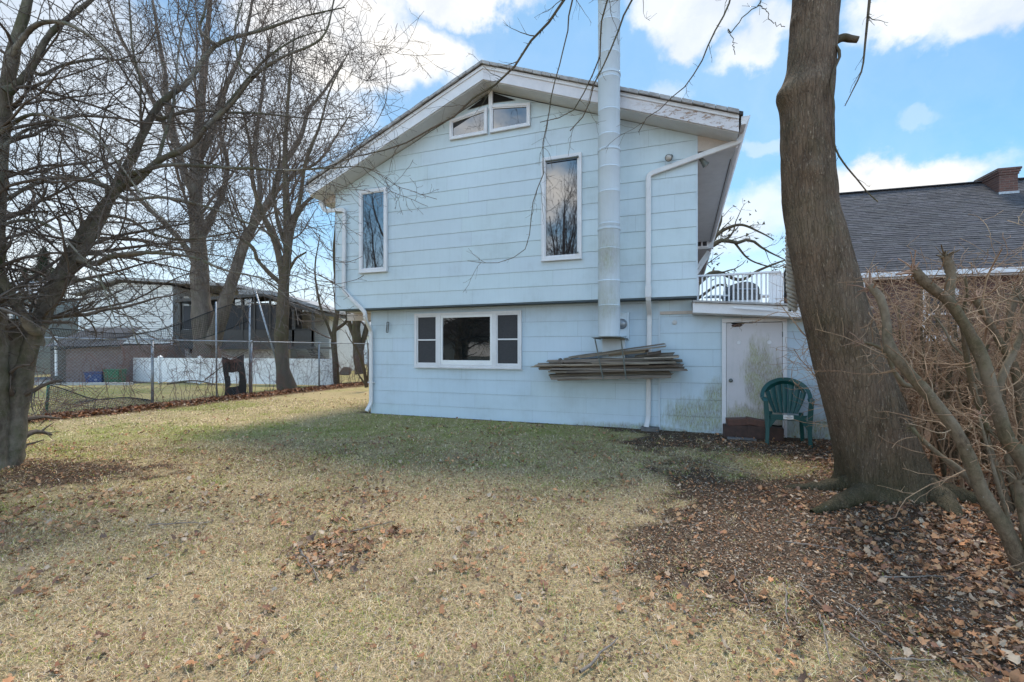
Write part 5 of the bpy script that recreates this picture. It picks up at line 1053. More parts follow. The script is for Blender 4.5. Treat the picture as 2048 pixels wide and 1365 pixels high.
# fallen sticks
def stick(px0, py0, px1, py1, r_, lab, forks=2, sd=0):
    st = np.random.RandomState(sd+px0); a, b = G(px0, py0), G(px1, py1); n = 9; t = np.linspace(0, 1, n)[:, None]; P = a+(b-a)*t; L = np.linalg.norm(b-a); P[1:-1, :2] += st.randn(n-2, 2)*L*.018; P[:, 2] = gz(P[:, 0], P[:, 1])+r_+.012+.01*st.rand(n)
    tb = Tubes(); tb.add(P[None], np.linspace(r_, r_*.45, n)[None], 6)
    if forks: c = grow(P[None], np.full((1, n), r_), forks/L, (.3, .5), (25, 50), 5, .6, (0, 0, 0), .12, .2, .0018, st); c[0][:, :, 2] = np.clip(c[0][:, :, 2], .01, .05); tb.add(c[0], c[1], 4)
    o = tb.build('fallen_stick', M['stick'], None, P[0]); o.location = P[0]; tag(o, lab, 'stick', 'fallen sticks'); return o
stick(1160, 1352, 1236, 1285, .008, 'straight bare stick at the bottom edge of the lawn', 0)
stick(298, 1055, 420, 1048, .006, 'long thin stick across the left lawn', 2)
stick(295, 1165, 318, 1152, .008, 'short stub of stick on the left lawn', 0)
stick(600, 1100, 640, 1170, .008, 'forked dark stick beside the leaf pile', 2)
stick(700, 1068, 790, 1050, .005, 'thin stick just above the leaf pile', 2)
for i, q in enumerate([(1570, 1092, 1790, 1115), (1570, 1190, 1578, 1260), (1690, 1215, 1800, 1300), (1760, 1160, 1925, 1160), (1700, 1280, 1800, 1365), (1585, 1050, 1700, 1065), (1470, 1150, 1500, 1230), (1420, 930, 1500, 955), (1780, 1330, 1870, 1335), (1600, 1180, 1680, 1260), (1905, 1065, 1955, 1040), (1640, 1240, 1660, 1340)]):
    stick(*q, .0055, ['long thin stick lying level in front of the root foot', 'pale bent stick on the bare soil left of centre', 'diagonal twig in the leaf drift', 'level twig crossing the leaf drift below the trunk', 'long diagonal twig at the bottom of the bare soil', 'twig just before the left root', 'curved pale twig at the edge of grass and soil', 'short stick on the soil near the shed', 'straight twig at the bottom edge of the leaf drift', 'thin twig on the bare soil middle', 'stick leaning out of leaves by the right root', 'upright-lying twig at the bottom of the soil'][i], 2 if i in (0, 2, 4) else 1, i)
# ================================================================ chain link fence and what hangs on it
fe = empty('chain_link_fence', (FP[0], FP[1], 0), 0, 'galvanised chain link fence with round posts running back along the left side of the lawn', 'fence')
def fpt(s, z=0.0, d_=0.0): return np.array([FP[0]+FD[0]*s+FN[0]*d_, FP[1]+FD[1]*s+FN[1]*d_, z])
for i in range(-2, 8):
    s = i*2.98; mb = MB(); mb.tube([fpt(s, -.1), fpt(s, 1.74)], .032 if i in (0, 2) else .028, 14); mb.tube([fpt(s, 1.735), fpt(s, 1.77), fpt(s, 1.80), fpt(s, 1.81)], [.036, .04, .028, .006], 14); mb.build('post', M['galv'], fe, True, off=fpt(0))
mb = MB(); mb.tube([fpt(-6, 1.755), fpt(21, 1.775)], .019, 10); mb.build('top_rail', M['galv'], fe, True, off=fpt(0))
tb = Tubes(); h = 1.70; dd = .075; A, B_ = [], []
for k in range(int(28/dd)):
    s = -6.5+k*dd
    for sg in (1, -1):
        s1 = s+sg*h*.95; p0 = fpt(s, .03, .035); p1 = fpt(s1, .03+h, .035+.003*sg); A.append([p0, (p0+p1)/2+FN[0]*0, p1])
P = np.array(A); tb.add(P, np.full(P.shape[:2], .0019), 3); tb.build('wire_mesh', M['galv'], fe, fpt(0))
# leaning pole and two tall poles that carry the loose netting
def pole(name, a, b, r_, lab, mt='galv', grp=None): mb = MB(); mb.tube([a, b], r_, 10); o = mb.build(name, M[mt], None, True, off=np.array(a)); o.location = a; tag(o, lab, 'pole', grp); return o
pole('metal_pole', G(569, 778)+np.array([0, 0, 0]), W(511, 582, 17.2), .03, 'bright metal pole leaning against the slim tree on the fence line')
pole('net_pole', fpt(2.98, 0, -.08), fpt(2.98, 3.15, -.08), .028, 'tall upright pole tied to a fence post, carrying the top corner of the black net')
pA = W(432, 604, 14.0); pole('net_pole', np.array([pA[0]+.02, 14.0, 0]), pA, .024, 'tall thin upright pole behind the fence, left of the black cloth')
pole('garden_post', np.array([(93-CX)/F*11.0, 11.0, 0]), np.array([(97-CX)/F*11.0, 11.0, .74]), .028, 'short dark green post standing by the net near the left tree', 'greenbin')
def sheet(name, tl, tr, bl, br, nu, nv, sag, r_, lab, mt='net'):
    tl, tr, bl, br = map(np.array, (tl, tr, bl, br)); tb = Tubes(); U = np.linspace(0, 1, nu); Vv = np.linspace(0, 1, nv)
    def pt(u, v): p = (tl*(1-u)+tr*u)*(1-v)+(bl*(1-u)+br*u)*v; p = p.copy(); p[2] -= sag*math.sin(PI*u)*(1-.3*v)+.12*math.sin(PI*u)*math.sin(5*u+4*v); p[1] += .10*math.sin(6*u+3*v); return p
    a = np.array([[pt(u, v) for u in np.linspace(0, 1, 25)] for v in Vv]); tb.add(a, np.full(a.shape[:2], r_), 3)
    b = np.array([[pt(u, v) for v in np.linspace(0, 1, 9)] for u in U]); tb.add(b, np.full(b.shape[:2], r_), 3)
    e = np.array([[pt(u, v) for u in np.linspace(0, 1, 25)] for v in (0, 1)]); tb.add(e, np.full(e.shape[:2], r_*3.2), 4)
    o = tb.build(name, M[mt], None, tl); o.location = tl; tag(o, lab, 'net'); return o
sheet('bird_net', W(100, 657, 11.5), W(505, 597, 14.9), W(100, 700, 11.5), W(500, 640, 14.9), 110, 16, .42, .0042, 'black net sagging from the tall poles down towards the left tree')
sheet('fallen_net', W(95, 770, 11.0), W(300, 800, 12.1), W(75, 835, 10.3), W(305, 812, 11.9), 70, 16, .10, .0045, 'dark net slumped along the foot of the chain link fence')
# black cloth with a window hole hanging from the fence
q = [fpt(1.95, 0, .05), fpt(2.72, 0, .05)]; uu = (q[1]-q[0])/np.linalg.norm(q[1]-q[0]); cl_ = empty('black_cloth', tuple(q[0]), 0, 'torn black mesh cloth with a hole hanging on the chain link fence', 'cloth')
def cp(u, z): return q[0]*0+uu*u+FN_*(.03*math.sin(u*9+z*4))+np.array([0, 0, z])
FN_ = np.array([FN[0], FN[1], 0]); NX, NZ = 20, 30; vs = []; fs = []
for i in range(NX+1):
    for j in range(NZ+1):
        u = i/NX; v = j/NZ; topz = 1.36-.17*(1-abs(2*u-.75)/1.25)**1.0 if abs(2*u-.75) < 1.25 else 1.36; z = .10+(topz-.10)*v; vs.append(cp(.02+u*.74+.03*math.sin(v*5), z))
for i in range(NX):
    for j in range(NZ):
        u = (i+.5)/NX; v = (j+.5)/NZ
        if not (.24 < u-.04*math.sin(v*4) < .60 and .24 < v < .62): a = i*(NZ+1)+j; fs.append((a, a+NZ+1, a+NZ+2, a+1))
mb = MB(); mb.add(vs, fs); o = mb.build('mesh_cloth', M['fabric'], cl_); sd = o.modifiers.new('solid', 'SOLIDIFY'); sd.thickness = .006
# red brambles woven through the fence
st = np.random.RandomState(99); n = 300; s0 = -5+24*st.rand(n)**1.5; P = np.zeros((n, 10, 3)); d0 = (st.rand(n)-.45)*.9; ang = (st.rand(n)-.5)*2.2; L = .6+1.6*st.rand(n); hgt = .3+1.35*st.rand(n); t = np.linspace(0, 1, 10)
for i in range(n):
    u = s0[i]+np.sin(ang[i])*L[i]*t+.06*st.randn(10); z = hgt[i]*np.sin(PI*t*(.45+.5*st.rand())); P[i] = np.stack([FP[0]+FD[0]*u+FN[0]*(d0[i]*(1-t)), FP[1]+FD[1]*u+FN[1]*(d0[i]*(1-t)), z], 1)
tb = Tubes(); R = np.linspace(.006, .003, 10)[None]*np.ones((n, 1)); tb.add(P, R, 4); c = grow(P, R, 4, (.15, .5), (30, 80), 6, .7, (0, 0, .02), .2, .2, .0025, st, .6); tb.add(c[0], c[1], 3); c = grow(c[0], c[1], 5, (.2, .5), (30, 80), 4, .7, (0, 0, .02), .2, .2, .002, st, .3); tb.add(c[0], c[1], 3)
o = tb.build('brambles', M['vine'], None, None); tag(o, 'reddish leafless bramble canes woven through the chain link fence', 'brambles', kind='stuff')
for (a, b, c_, r_, lab) in (((410, 760), (470, 715), (520, 690), .022, 'dark fallen branch slanting up behind the chain link fence'), ((335, 768), (390, 762), (440, 772), .045, 'long fallen limb lying on the grass before the white vinyl fence')):
    Yd = 16.5 if r_ < .03 else 19.0; P_ = resample([W(*a, Yd), W(*b, Yd), W(*c_, Yd)], 12); P_[:, 2] = np.maximum(P_[:, 2], r_); tb = Tubes(); tb.add(P_[None], np.linspace(r_, r_*.4, 12)[None], 8); g_ = grow(P_[None], np.linspace(r_, r_*.4, 12)[None], 5, (.2, .45), (25, 60), 6, .5, (0, 0, .02), .15, .1, .006, st); tb.add(g_[0], g_[1], 4)
    o = tb.build('fallen_branch', M['bark3'], None, P_[0]); o.location = P_[0]; tag(o, lab, 'branch')
# ================================================================ white vinyl fences
def vinyl(a, b, h, lab, np_):
    a = np.array(a); b = np.array(b); L = np.linalg.norm(b-a); an = math.atan2(b[1]-a[1], b[0]-a[0]); t = empty('vinyl_fence', (a[0], a[1], 0), an, lab, 'fence')
    for i in range(np_+1):
        x = L*i/np_; mb = MB(); mb.box(x-.065, x+.065, -.065, .065, 0, h+.05); mb.add([(x-.08, -.08, h+.052), (x+.08, -.08, h+.052), (x+.08, .08, h+.052), (x-.08, .08, h+.052), (x, 0, h+.12)], [(0, 1, 4), (1, 2, 4), (2, 3, 4), (3, 0, 4), (3, 2, 1, 0)]); mb.build('post', M['vinyl'], t)
    for i in range(np_):
        x0 = L*i/np_+.067; x1 = L*(i+1)/np_-.067; mb = MB(); mb.box(x0, x1, -.025, .025, h-.10, h); mb.box(x0, x1, -.025, .025, .04, .15)
        n = int((x1-x0)/.15)
        for j in range(n): xa = x0+(x1-x0)*j/n; mb.box(xa+.003, xa+(x1-x0)/n-.003, -.014, .014, .15, h-.10)
        mb.build('panel', M['vinyl'], t)
    return t
vinyl(((666-CX)/F*18.7, 18.7), ((245-CX)/F*21.4, 21.4), 1.13, 'long low white vinyl panel fence before the cream house', 5)
vinyl(((718-CX)/F*36, 36), ((676-CX)/F*36.5, 36.5), 1.25, 'short stretch of white vinyl fence far beyond the corner of the blue house', 1)
# ================================================================ cream split-level neighbour
cy = 26.0; K = cy/F
ch_ = empty('cream_house', (-15, cy, 0), 0, 'cream-sided neighbour house with a dark screened porch and pale brick base', 'house')
def X_(px, Y=cy): return (px-CX)/F*Y+15
def Z_(py, Y=cy): return CH-(py-HY)/F*Y
mb = MB(); courses(mb, [(X_(160), 1.85), (X_(345), 1.85), (X_(345), Z_(572)), (X_(245), Z_(566)), (X_(160), Z_(594))], 0, .14, 1.85, 6, lap=.035, jl=(3, 4), cols=(.93, 1), seed=2, vg=.024); mb.build('siding_wall', M['cream'], ch_)
mb = MB(); mb.prism([(X_(160)+.02, 1.9), (X_(345)-.01, 1.9), (X_(345)-.01, Z_(573)), (X_(245), Z_(567)), (X_(160)+.02, Z_(595))], .02, 7); mb.build('wall_core', M['soffit'], ch_)
mb = MB(); mb.box(X_(158), X_(162), -.04, 0, 1.8, Z_(596)); mb.build('corner_trim', M['vinyl'], ch_)
mb = MB(); mb.box(X_(343), X_(346.5), -.04, 0, 1.8, Z_(578)); mb.build('corner_trim', M['vinyl'], ch_)
mb = MB(); mb.prism([(X_(150), Z_(592)), (X_(245), Z_(560)), (X_(245), Z_(556)), (X_(150), Z_(588))], -.35, 7); mb.build('roof', M['roofedge'], ch_)
mb = MB(); mb.prism([(X_(246), Z_(561)), (X_(480), Z_(576)), (X_(480), Z_(570)), (X_(246), Z_(556))], -.35, 7); mb.build('roof', M['roofedge'], ch_)
mb = MB(); mb.box(X_(347), X_(358), .8, 6, 0, Z_(590)); mb.build('side_wall', M['cream'], ch_)
mb = MB(); mb.box(X_(245), X_(445), .06, 6, 0, 1.84); mb.build('brick_base', M['brickg'], ch_)
mb = MB(); mb.box(X_(357), X_(580), -.2, .04, 0, 1.60); mb.build('stone_base', M['brickl'], ch_)
mb = MB(); mb.box(X_(288), X_(294), -.04, .05, 0, 1.84); mb.build('downspout', M['vinyl'], ch_)
mb = MB(); mb.box(X_(384), X_(392), -.23, -.205, 1.25, 1.66); wz = mb.build('window', M['vinyl'], ch_); mb = MB(); mb.box(X_(385), X_(391), -.245, -.232, 1.3, 1.62); mb.build('pane', M['glassd'], wz)
# screened porch
po = -.8; py_ = cy+po; XP = lambda px: X_(px, py_); ZP = lambda py: Z_(py, py_)
mb = MB(); mb.box(XP(358), XP(628), po, po+.12, ZP(694), ZP(660)); mb.build('porch_kneewall', M['brownm'], ch_)
mb = MB(); mb.box(XP(358), XP(632), po-.05, po+3, ZP(699), ZP(694)); mb.build('porch_floor', M['brownm'], ch_)
for (x0, x1, y0, y1) in ((366, 384, 612, 659), (448, 482, 612, 659), (486, 505, 606, 659), (509, 536, 606, 659), (541, 556, 612, 659)):
    mb = MB(); mb.box(XP(x0), XP(x1), po+.04, po+.06, ZP(y1), ZP(y0)); mb.build('screen_panel', M['screen'], ch_)
mb = MB(); mb.box(XP(384), XP(393), po+.03, po+.07, ZP(659), ZP(620)); mb.build('curtain', M['cream'], ch_)
for (x0, x1) in ((470, 482), (489, 503)): mb = MB(); mb.box(XP(x0), XP(x1), po+.01, po+.03, ZP(611), ZP(598)); mb.build('upper_pane', M['glass'], ch_)
for x in (358, 397, 442, 483, 507, 538, 558): mb = MB(); mb.box(XP(x), XP(x+3.5), po-.02, po+.10, ZP(694), ZP(594)); mb.build('porch_post', M['brownm'], ch_)
mb = MB(); mb.prism([(XP(356), ZP(606)), (XP(532), ZP(594)), (XP(532), ZP(589)), (XP(356), ZP(600))], po-.3, 1); mb.prism([(XP(532), ZP(594)), (XP(634), ZP(628)), (XP(634), ZP(622)), (XP(532), ZP(589))], po-.3, 5); mb.build('porch_roof', M['brownm'], ch_)
mb = MB(); mb.prism([(XP(470), ZP(588)), (XP(535), ZP(588)), (XP(640), ZP(621)), (XP(640), ZP(614)), (XP(560), ZP(588)), (XP(535), ZP(580)), (XP(470), ZP(578))], po+.3, 5.5); mb.build('roof', M['roofedge'], ch_)
mb = MB(); mb.box(XP(358), XP(560), po+2.6, po+2.7, ZP(694), ZP(600)); mb.build('inner_wall', M['brownm'], ch_)
for x in (584, 623): mb = MB(); mb.box(XP(x), XP(x+4.5), po, po+.12, ZP(694), ZP(618)); mb.build('porch_post', M['brownm'], ch_)
mb = MB(); mb.box(XP(588), XP(624), po, po+.05, ZP(661), ZP(658)); mb.build('deck_rail', M['brownm'], ch_)
for i in range(9): mb = MB(); x = 590+i*3.9; mb.box(XP(x), XP(x+1), po+.01, po+.03, ZP(694), ZP(661)); mb.build('baluster', M['brownm'], ch_)
mb = MB(); courses(mb, [(X_(572, 29), 0), (X_(659, 29), 0), (X_(659, 29), Z_(622, 29)), (X_(572, 29), Z_(606, 29))], 3, .12, 0, 5, lap=.02, jl=(3, 4), cols=(.97, 1), seed=5, vg=.022); mb.build('siding_wall', M['cream'], ch_)
mb = MB(); mb.box(X_(572, 29), X_(659, 29)-.02, 3.02, 8, 0, Z_(623, 29)); mb.build('wall_core', M['soffit'], ch_)
for (x0, x1, y0, y1) in ((583, 592, 633, 655),): mb = MB(); mb.box(X_(x0, 29)-.06, X_(x1, 29)+.06, 2.93, 2.97, Z_(y1, 29)-.06, Z_(y0, 29)+.06); wz = mb.build('window', M['vinyl'], ch_); mb = MB(); mb.box(X_(x0, 29), X_(x1, 29), 2.90, 2.925, Z_(y1, 29), Z_(y0, 29)); mb.build('pane', M['glassd'], wz)
mb = MB()
for i in range(9): mb.box(XP(606+i*2.2), XP(616+i*2.2), po+.3, po+1.3, ZP(697+i*3.2), ZP(696+i*3.2)+.03)
for a_ in (605, 616): mb.bar((XP(a_), po+.3, ZP(680)), (XP(a_+19), po+.3, ZP(708)), .06, .06)
mb.build('stairs', M['brownm'], ch_)
# small shed with grey roof, bins, bush
gy = 20.6; gs = empty('grey_roof_shed', ((185-CX)/F*gy, gy, 0), 0, 'low grey-roofed outbuilding with brown brick walls behind the driveway', 'outbuilding')
XG = lambda px: (px-185)/F*gy
mb = MB(); mb.box(XG(132), XG(243), 0, 4, 0, 1.72); mb.build('wall', M['brickg'], gs)
mb = MB(); n = 7
for i in range(n): y0 = -.3+i*.33; z0 = 1.66+i*.135; mb.add([(XG(100), y0, z0), (XG(250)-i*.12, y0, z0), (XG(250)-i*.12-.12, y0+.36, z0+.14), (XG(100), y0+.36, z0+.14), (XG(100), y0, z0-.02), (XG(250)-i*.12, y0, z0-.02)], [(0, 1, 2, 3), (4, 5, 1, 0)])
mb.build('roof', M['shingle'], gs)
mb = MB(); mb.box(XG(92), XG(132), .2, .3, 0, 1.6); mb.build('wooden_side', M['brownm'], gs)
mb = MB(); mb.tube([(XG(117), -.1, .35), (XG(116.5), -.1, 2.1)], .05, 8); mb.build('downspout', M['vinyl'], gs)
for (px, wpx, hpx, mt, lab) in ((195, 34, 22, 'bluebin', 'blue recycling bin in front of the low grey-roofed outbuilding'), (230, 30, 27, 'greenbin', 'green bin standing between the blue bin and the white vinyl fence')):
    w_ = wpx/F*20.2; h_ = hpx/F*20.2; t = empty('recycling_bin', ((px-CX)/F*20.2, 20.2, 0), .04, lab, 'bin')
    mb = MB(); mb.add([(-w_*.44, -.2, .03), (w_*.44, -.2, .03), (w_*.44, .2, .03), (-w_*.44, .2, .03), (-w_/2, -.24, h_), (w_/2, -.24, h_), (w_/2, .24, h_), (-w_/2, .24, h_)], [(0, 3, 2, 1), (4, 5, 6, 7), (0, 1, 5, 4), (1, 2, 6, 5), (2, 3, 7, 6), (3, 0, 4, 7)]); mb.build('tub', M[mt], t, bevel=.02)
    mb = MB(); mb.box(-w_/2-.02, w_/2+.02, -.26, .26, h_+.002, h_+.05); mb.build('lid', M[mt], t, bevel=.015)
    if mt == 'bluebin':
        mb = MB(); a_ = [2*PI*i/24 for i in range(24)]
        for cxp, czp in ((-.12, h_*.72), (.12, h_*.38)):
            for q_ in range(3): b0 = 2*PI*q_/3; mb.bar((cxp+.045*math.cos(b0), -.24, czp+.045*math.sin(b0)), (cxp+.045*math.cos(b0+1.5), -.24, czp+.045*math.sin(b0+1.5)), .008, .016, (0, 1, 0))
        mb.build('recycling_mark', M['vinyl'], t)
V = np.array([(-30, 19.6, .006), (-16.6, 19.9, .006), (-16.6, 27, .006), (-30, 27, .006)]); tag(mesh_np('driveway', V, [[[0, 1, 2, 3]]], M['asphalt']), kind='structure')
mb = MB()
mb.obox((-21.5, 19.55, .04), (5.2, .12, 0), (-.005, .10, 0), (0, 0, .06)); tag(mb.build('kerb', M['kerb'], bevel=.01), kind='structure')
# house half hidden by the big left tree
hy = 27.0; t = empty('dark_eaved_house', ((30-CX)/F*hy, hy, 0), 0, 'grey-green house with a pale eave seen between the forked trunks of the left tree', 'house')
XD = lambda px: (px-30)/F*hy; ZD = lambda py: CH-(py-HY)/F*hy
M['greygreen'] = basic('greygreen_siding', (.16, .19, .19), (.12, .14, .14), 2, .7)
mb = MB(); courses(mb, [(XD(-120), 0), (XD(68), 0), (XD(68), ZD(590)), (XD(-120), ZD(590))], 0, .2, 0, 5.2, lap=.02, jl=(3, 4), seed=6); mb.build('wall', M['greygreen'], t)
mb = MB(); mb.box(XD(-120), XD(68)-.02, .02, 6, 0, ZD(591)); mb.build('wall_core', M['greygreen'], t)
mb = MB(); mb.box(XD(-130), XD(75), -.5, 0, ZD(590), ZD(583)); mb.build('eave', M['white'], t)
mb = MB(); mb.add([(XD(-130), -.5, ZD(583)+.01), (XD(77), -.5, ZD(583)+.01), (XD(60), 3, ZD(545)), (XD(-130), 3, ZD(545))], [(0, 1, 2, 3)]); mb.build('roof', M['roofedge'], t)
for x in (-30, 12, 44): mb = MB(); mb.box(XD(x), XD(x+14), -.03, .0, ZD(650), ZD(610)); wz = mb.build('window', M['vinyl'], t); mb = MB(); mb.box(XD(x+1.5), XD(x+12.5), -.045, -.032, ZD(648), ZD(612)); mb.build('pane', M['glassd'], wz)
# evergreens, conical
def evergreen(px, Yd, h_, r0, lab, sd, z0=.4):
    st = np.random.RandomState(sd); b = np.array([(px-CX)/F*Yd, Yd, 0]); t = empty('evergreen', tuple(b), 0, lab, 'tree', 'evergreens at the left')
    mb = MB(); mb.tube([(0, 0, 0), (0, 0, h_*.95)], [.12, .02], 8); mb.build('trunk', M['bark3'], t)
    n = 7000; zz_ = z0+(h_-z0)*st.rand(n)**1.2; rr_ = r0*(1-(zz_-z0)/(h_-z0))**.8*(.35+.65*np.sqrt(st.rand(n)))*(1+.25*np.sin(zz_*5+st.rand(n))); a = st.rand(n)*2*PI; c = np.stack([np.cos(a)*rr_, np.sin(a)*rr_, zz_], 1)
    l = .10+.14*st.rand(n); d_ = np.stack([np.cos(a+st.randn(n)*.5), np.sin(a+st.randn(n)*.5), -.2+.5*st.randn(n)], 1)*l[:, None]; s_ = np.stack([-np.sin(a), np.cos(a), st.randn(n)*.5], 1)*(.02+.04*st.rand(n))[:, None]
    V = np.stack([c-d_*.5-s_, c-d_*.5+s_, c+d_], 1).reshape(-1, 3); i = np.arange(n)*3; mesh_np('crown', V, [np.stack([i, i+1, i+2], 1)], M['ever'], t)
evergreen(88, 30, 8.2, 1.9, 'dark evergreen rising above the grey-green house behind the left tree', 1)
evergreen(128, 30, 4.4, .8, 'narrow clipped dark evergreen at the left corner of the cream house', 2)
evergreen(50, 34, 7.5, 1.8, 'tall dark evergreen far behind the left tree, left of its neighbour', 3)
# far white house and boat-like pile beyond the house corner
fy = 48; t = empty('far_white_house', ((705-CX)/F*fy, fy, 0), 0, 'distant pale house with a low roof seen past the blue house corner', 'house')
mb = MB(); mb.box(-2.2, 4, 0, 6, 0, 2.9); mb.build('wall', M['vinyl'], t); mb = MB(); mb.prism([(-2.6, 2.9), (4.4, 2.9), (.9, 4.6)], -.4, 6.4); mb.build('roof', M['roofedge'], t)
mb = MB(); mb.box(-1.2, -.3, -.05, -.01, .9, 2.1); mb.build('window', M['glassd'], t)
st = np.random.RandomState(5); r = random.Random(3)
for i in range(6):
    mb = MB(); a_ = W(677+i*2, 750-i*1.6, 27.5); b_ = W(700+r.uniform(-3, 6), 752-i*1.8, 27.3); a_[2] = b_[2] = .06+.07*i+.0; mb.tube([a_, b_], .06, 8); o = mb.build('stacked_log', M['stick'], off=a_); o.location = a_; tag(o, 'grey plank-like log in the small pile past the white vinyl fence end', 'log', 'logs piled beyond the fence')
# ================================================================ brick neighbour at the right
by = 13.0; bo = W(1728, 700, by); BA = -HA+.07; bh = empty('brick_house', (bo[0], bo[1], 0), BA, 'red brick house with a steep dark shingle roof and brick chimney at the right', 'house')
bu = np.array([math.cos(BA), math.sin(BA)]); bn = np.array([-math.sin(BA), math.cos(BA)])
def Bc(px, py, w_=0.0):
    rx = (px-CX)/F; O2 = bo[:2]; Yv = (w_+O2@bn)/(rx*bn[0]+bn[1]); p_ = np.array([rx*Yv, Yv])-O2; return float(p_@bu), CH-(py-HY)/F*Yv
ez = Bc(1728, 560)[1]; BL_ = 12.0
mb = MB(); mb.box(0, BL_, 0, 8.2, -.1, ez); mb.build('brick_wall', M['brick'], bh)
mb = MB(); mb.box(-.09, -.01, -.10, -.01, 0, ez-.02); mb.build('downspout', M['white'], bh)
mb = MB(); mb.box(-.25, BL_, -.30, -.03, ez-.04, ez-.005); mb.build('eave_soffit', M['white'], bh)
mb = MB(); mb.prism([(-.25, ez), (BL_, ez), (BL_, ez+.13), (-.25, ez+.13)], -.42, -.31); mb.build('gutter', M['white'], bh, bevel=.01)
# ridge: where the sight line of the photo meets a plane 4 m behind the eave
rdp = 4.0; rz1 = Bc(1672, 390, rdp)[1]; e0z = ez+.10; e0y = -.36; nrow = 46; mb = MB(); r = random.Random(31)
sl_ = math.hypot(rdp-e0y, rz1-e0z); dy = (rdp-e0y)/sl_; dz = (rz1-e0z)/sl_; h_ = sl_/nrow; nrm = np.array([0, -dz, dy])
for i in range(nrow):
    s = -.30-r.random()*.3
    while s < BL_:
        e = s+r.uniform(.22, .36); a = i*h_; v = r.uniform(.72, 1.12)*(1+.25*(r.random() < .12)); mb.col = (v, v*r.uniform(.96, 1.0), v*r.uniform(.97, 1.04)); dn = r.uniform(.010, .020)
        s_ = max(s, -.30); P0 = np.array([0, e0y+dy*a, e0z+dz*a]); P1 = np.array([0, e0y+dy*(a+h_*1.25), e0z+dz*(a+h_*1.25)])
        if e > s_: mb.add([P0+nrm*dn+(s_, 0, 0), P0+nrm*dn+(e-.004, 0, 0), P1+nrm*.002+(e-.004, 0, 0), P1+nrm*.002+(s_, 0, 0), P0-nrm*.004+(s_, 0, 0), P0-nrm*.004+(e-.004, 0, 0)], [(0, 1, 2, 3), (4, 5, 1, 0)])
        s = e
mb.build('shingle_roof', M['shingle'], bh)
mb = MB(); mb.add([(-.28, e0y+.02, e0z-.02), (BL_, e0y+.02, e0z-.02), (BL_, rdp, rz1-.03), (-.28, rdp, rz1-.03), (-.28, rdp*2-e0y, e0z-.02), (BL_, rdp*2-e0y, e0z-.02)], [(0, 1, 2, 3), (3, 2, 5, 4)]); mb.build('roof_deck', M['back'], bh)
mb = MB(); mb.add([(-.012, .02, ez), (-.012, 8.1, ez), (-.012, rdp, rz1-.25)], [(0, 2, 1)]); mb.build('gable_wall', M['brick'], bh)
mb = MB(); mb.bar((-.31, e0y, e0z-.03), (-.31, rdp, rz1-.03), .03, .18, (0, -dz, dy)); mb.build('rake_board', M['white'], bh)
mb = MB(); mb.bar((-.3, rdp, rz1+.02), (BL_, rdp, rz1+.02), .22, .03); mb.build('ridge_cap', M['shingle'], bh)
c0 = Bc(1994, 380, rdp-.8); c1 = Bc(2040, 380, rdp-.8); ctz = Bc(2015, 337, rdp-.8)[1]; sC, eC = c0[0], c1[0]
mb = MB(); mb.box(sC+.05, eC-.05, rdp-.8, rdp+.2, rz1-1.3, ctz-.28); cm = mb.build('chimney', M['brick'], bh)
for i in range(4): mb = MB(); d_ = .05-.022*i; mb.box(sC+d_, eC-d_, rdp-.8-.05+d_, rdp+.2+.05-d_, ctz-.277+i*.072, ctz-.208+i*.072); mb.build('corbel', M['brick'], cm)
mb = MB(); mb.box(sC+.03, eC-.03, rdp-.83, rdp-.7, rz1-1.15, rz1-.58); mb.build('flashing', M['galv'], cm)
def bwin(x0, x1, y0, y1):
    a = Bc(x0, y1, -.02); b = Bc(x1, y0, -.02); mb = MB(); f_ = .09; A0, A1, Z0_, Z1_ = a[0], b[0], a[1], b[1]
    mb.box(A0, A1, -.06, -.01, Z0_, Z0_+f_); mb.box(A0, A1, -.06, -.01, Z1_-f_, Z1_); mb.box(A0, A0+f_, -.06, -.01, Z0_+f_, Z1_-f_); mb.box(A1-f_, A1, -.06, -.01, Z0_+f_, Z1_-f_); zm = (Z0_+Z1_)/2; mb.box(A0+f_, A1-f_, -.05, -.01, zm-.025, zm+.025); mb.box(A0-.05, A1+.05, -.10, -.01, Z0_-.07, Z0_-.002)
    w_ = mb.build('window', M['white'], bh); mb = MB(); mb.box(A0+f_-.01, A1-f_+.01, -.035, -.02, Z0_+f_-.01, Z1_-f_+.01); mb.build('pane', M['screen'], w_)
bwin(1842, 1916, 578, 678); bwin(2080, 2160, 570, 672)
# ================================================================ far background: wood line, hill, tree past the deck
st = np.random.RandomState(17); t = empty('sparse_tree', tuple(W(1392, 700, 28)*np.array([1, 1, 0])), 0, 'spreading tree with a few clinging leaves beyond the roof deck', 'tree'); bs = np.array(t.location)
Lq = [trace([(1385, 746), (1388, 650), (1392, 580), (1398, 520), (1425, 490), (1450, 480), (1470, 487), (1500, 480), (1530, 500), (1570, 520)], 28, 27, .35, .03), trace([(1392, 560), (1410, 500), (1440, 450), (1442, 420), (1440, 395)], 28, 28, .16, .03), trace([(1420, 490), (1440, 465), (1480, 450), (1520, 465), (1548, 480)], 28, 27, .13, .03),
      trace([(1392, 570), (1430, 545), (1480, 560), (1520, 540), (1575, 520), (1590, 530)], 28, 27.5, .16, .03), trace([(1392, 600), (1440, 570), (1470, 590), (1510, 600)], 28, 27, .1, .02), trace([(1470, 487), (1500, 520), (1550, 535), (1580, 525)], 27.6, 27, .07, .02)]
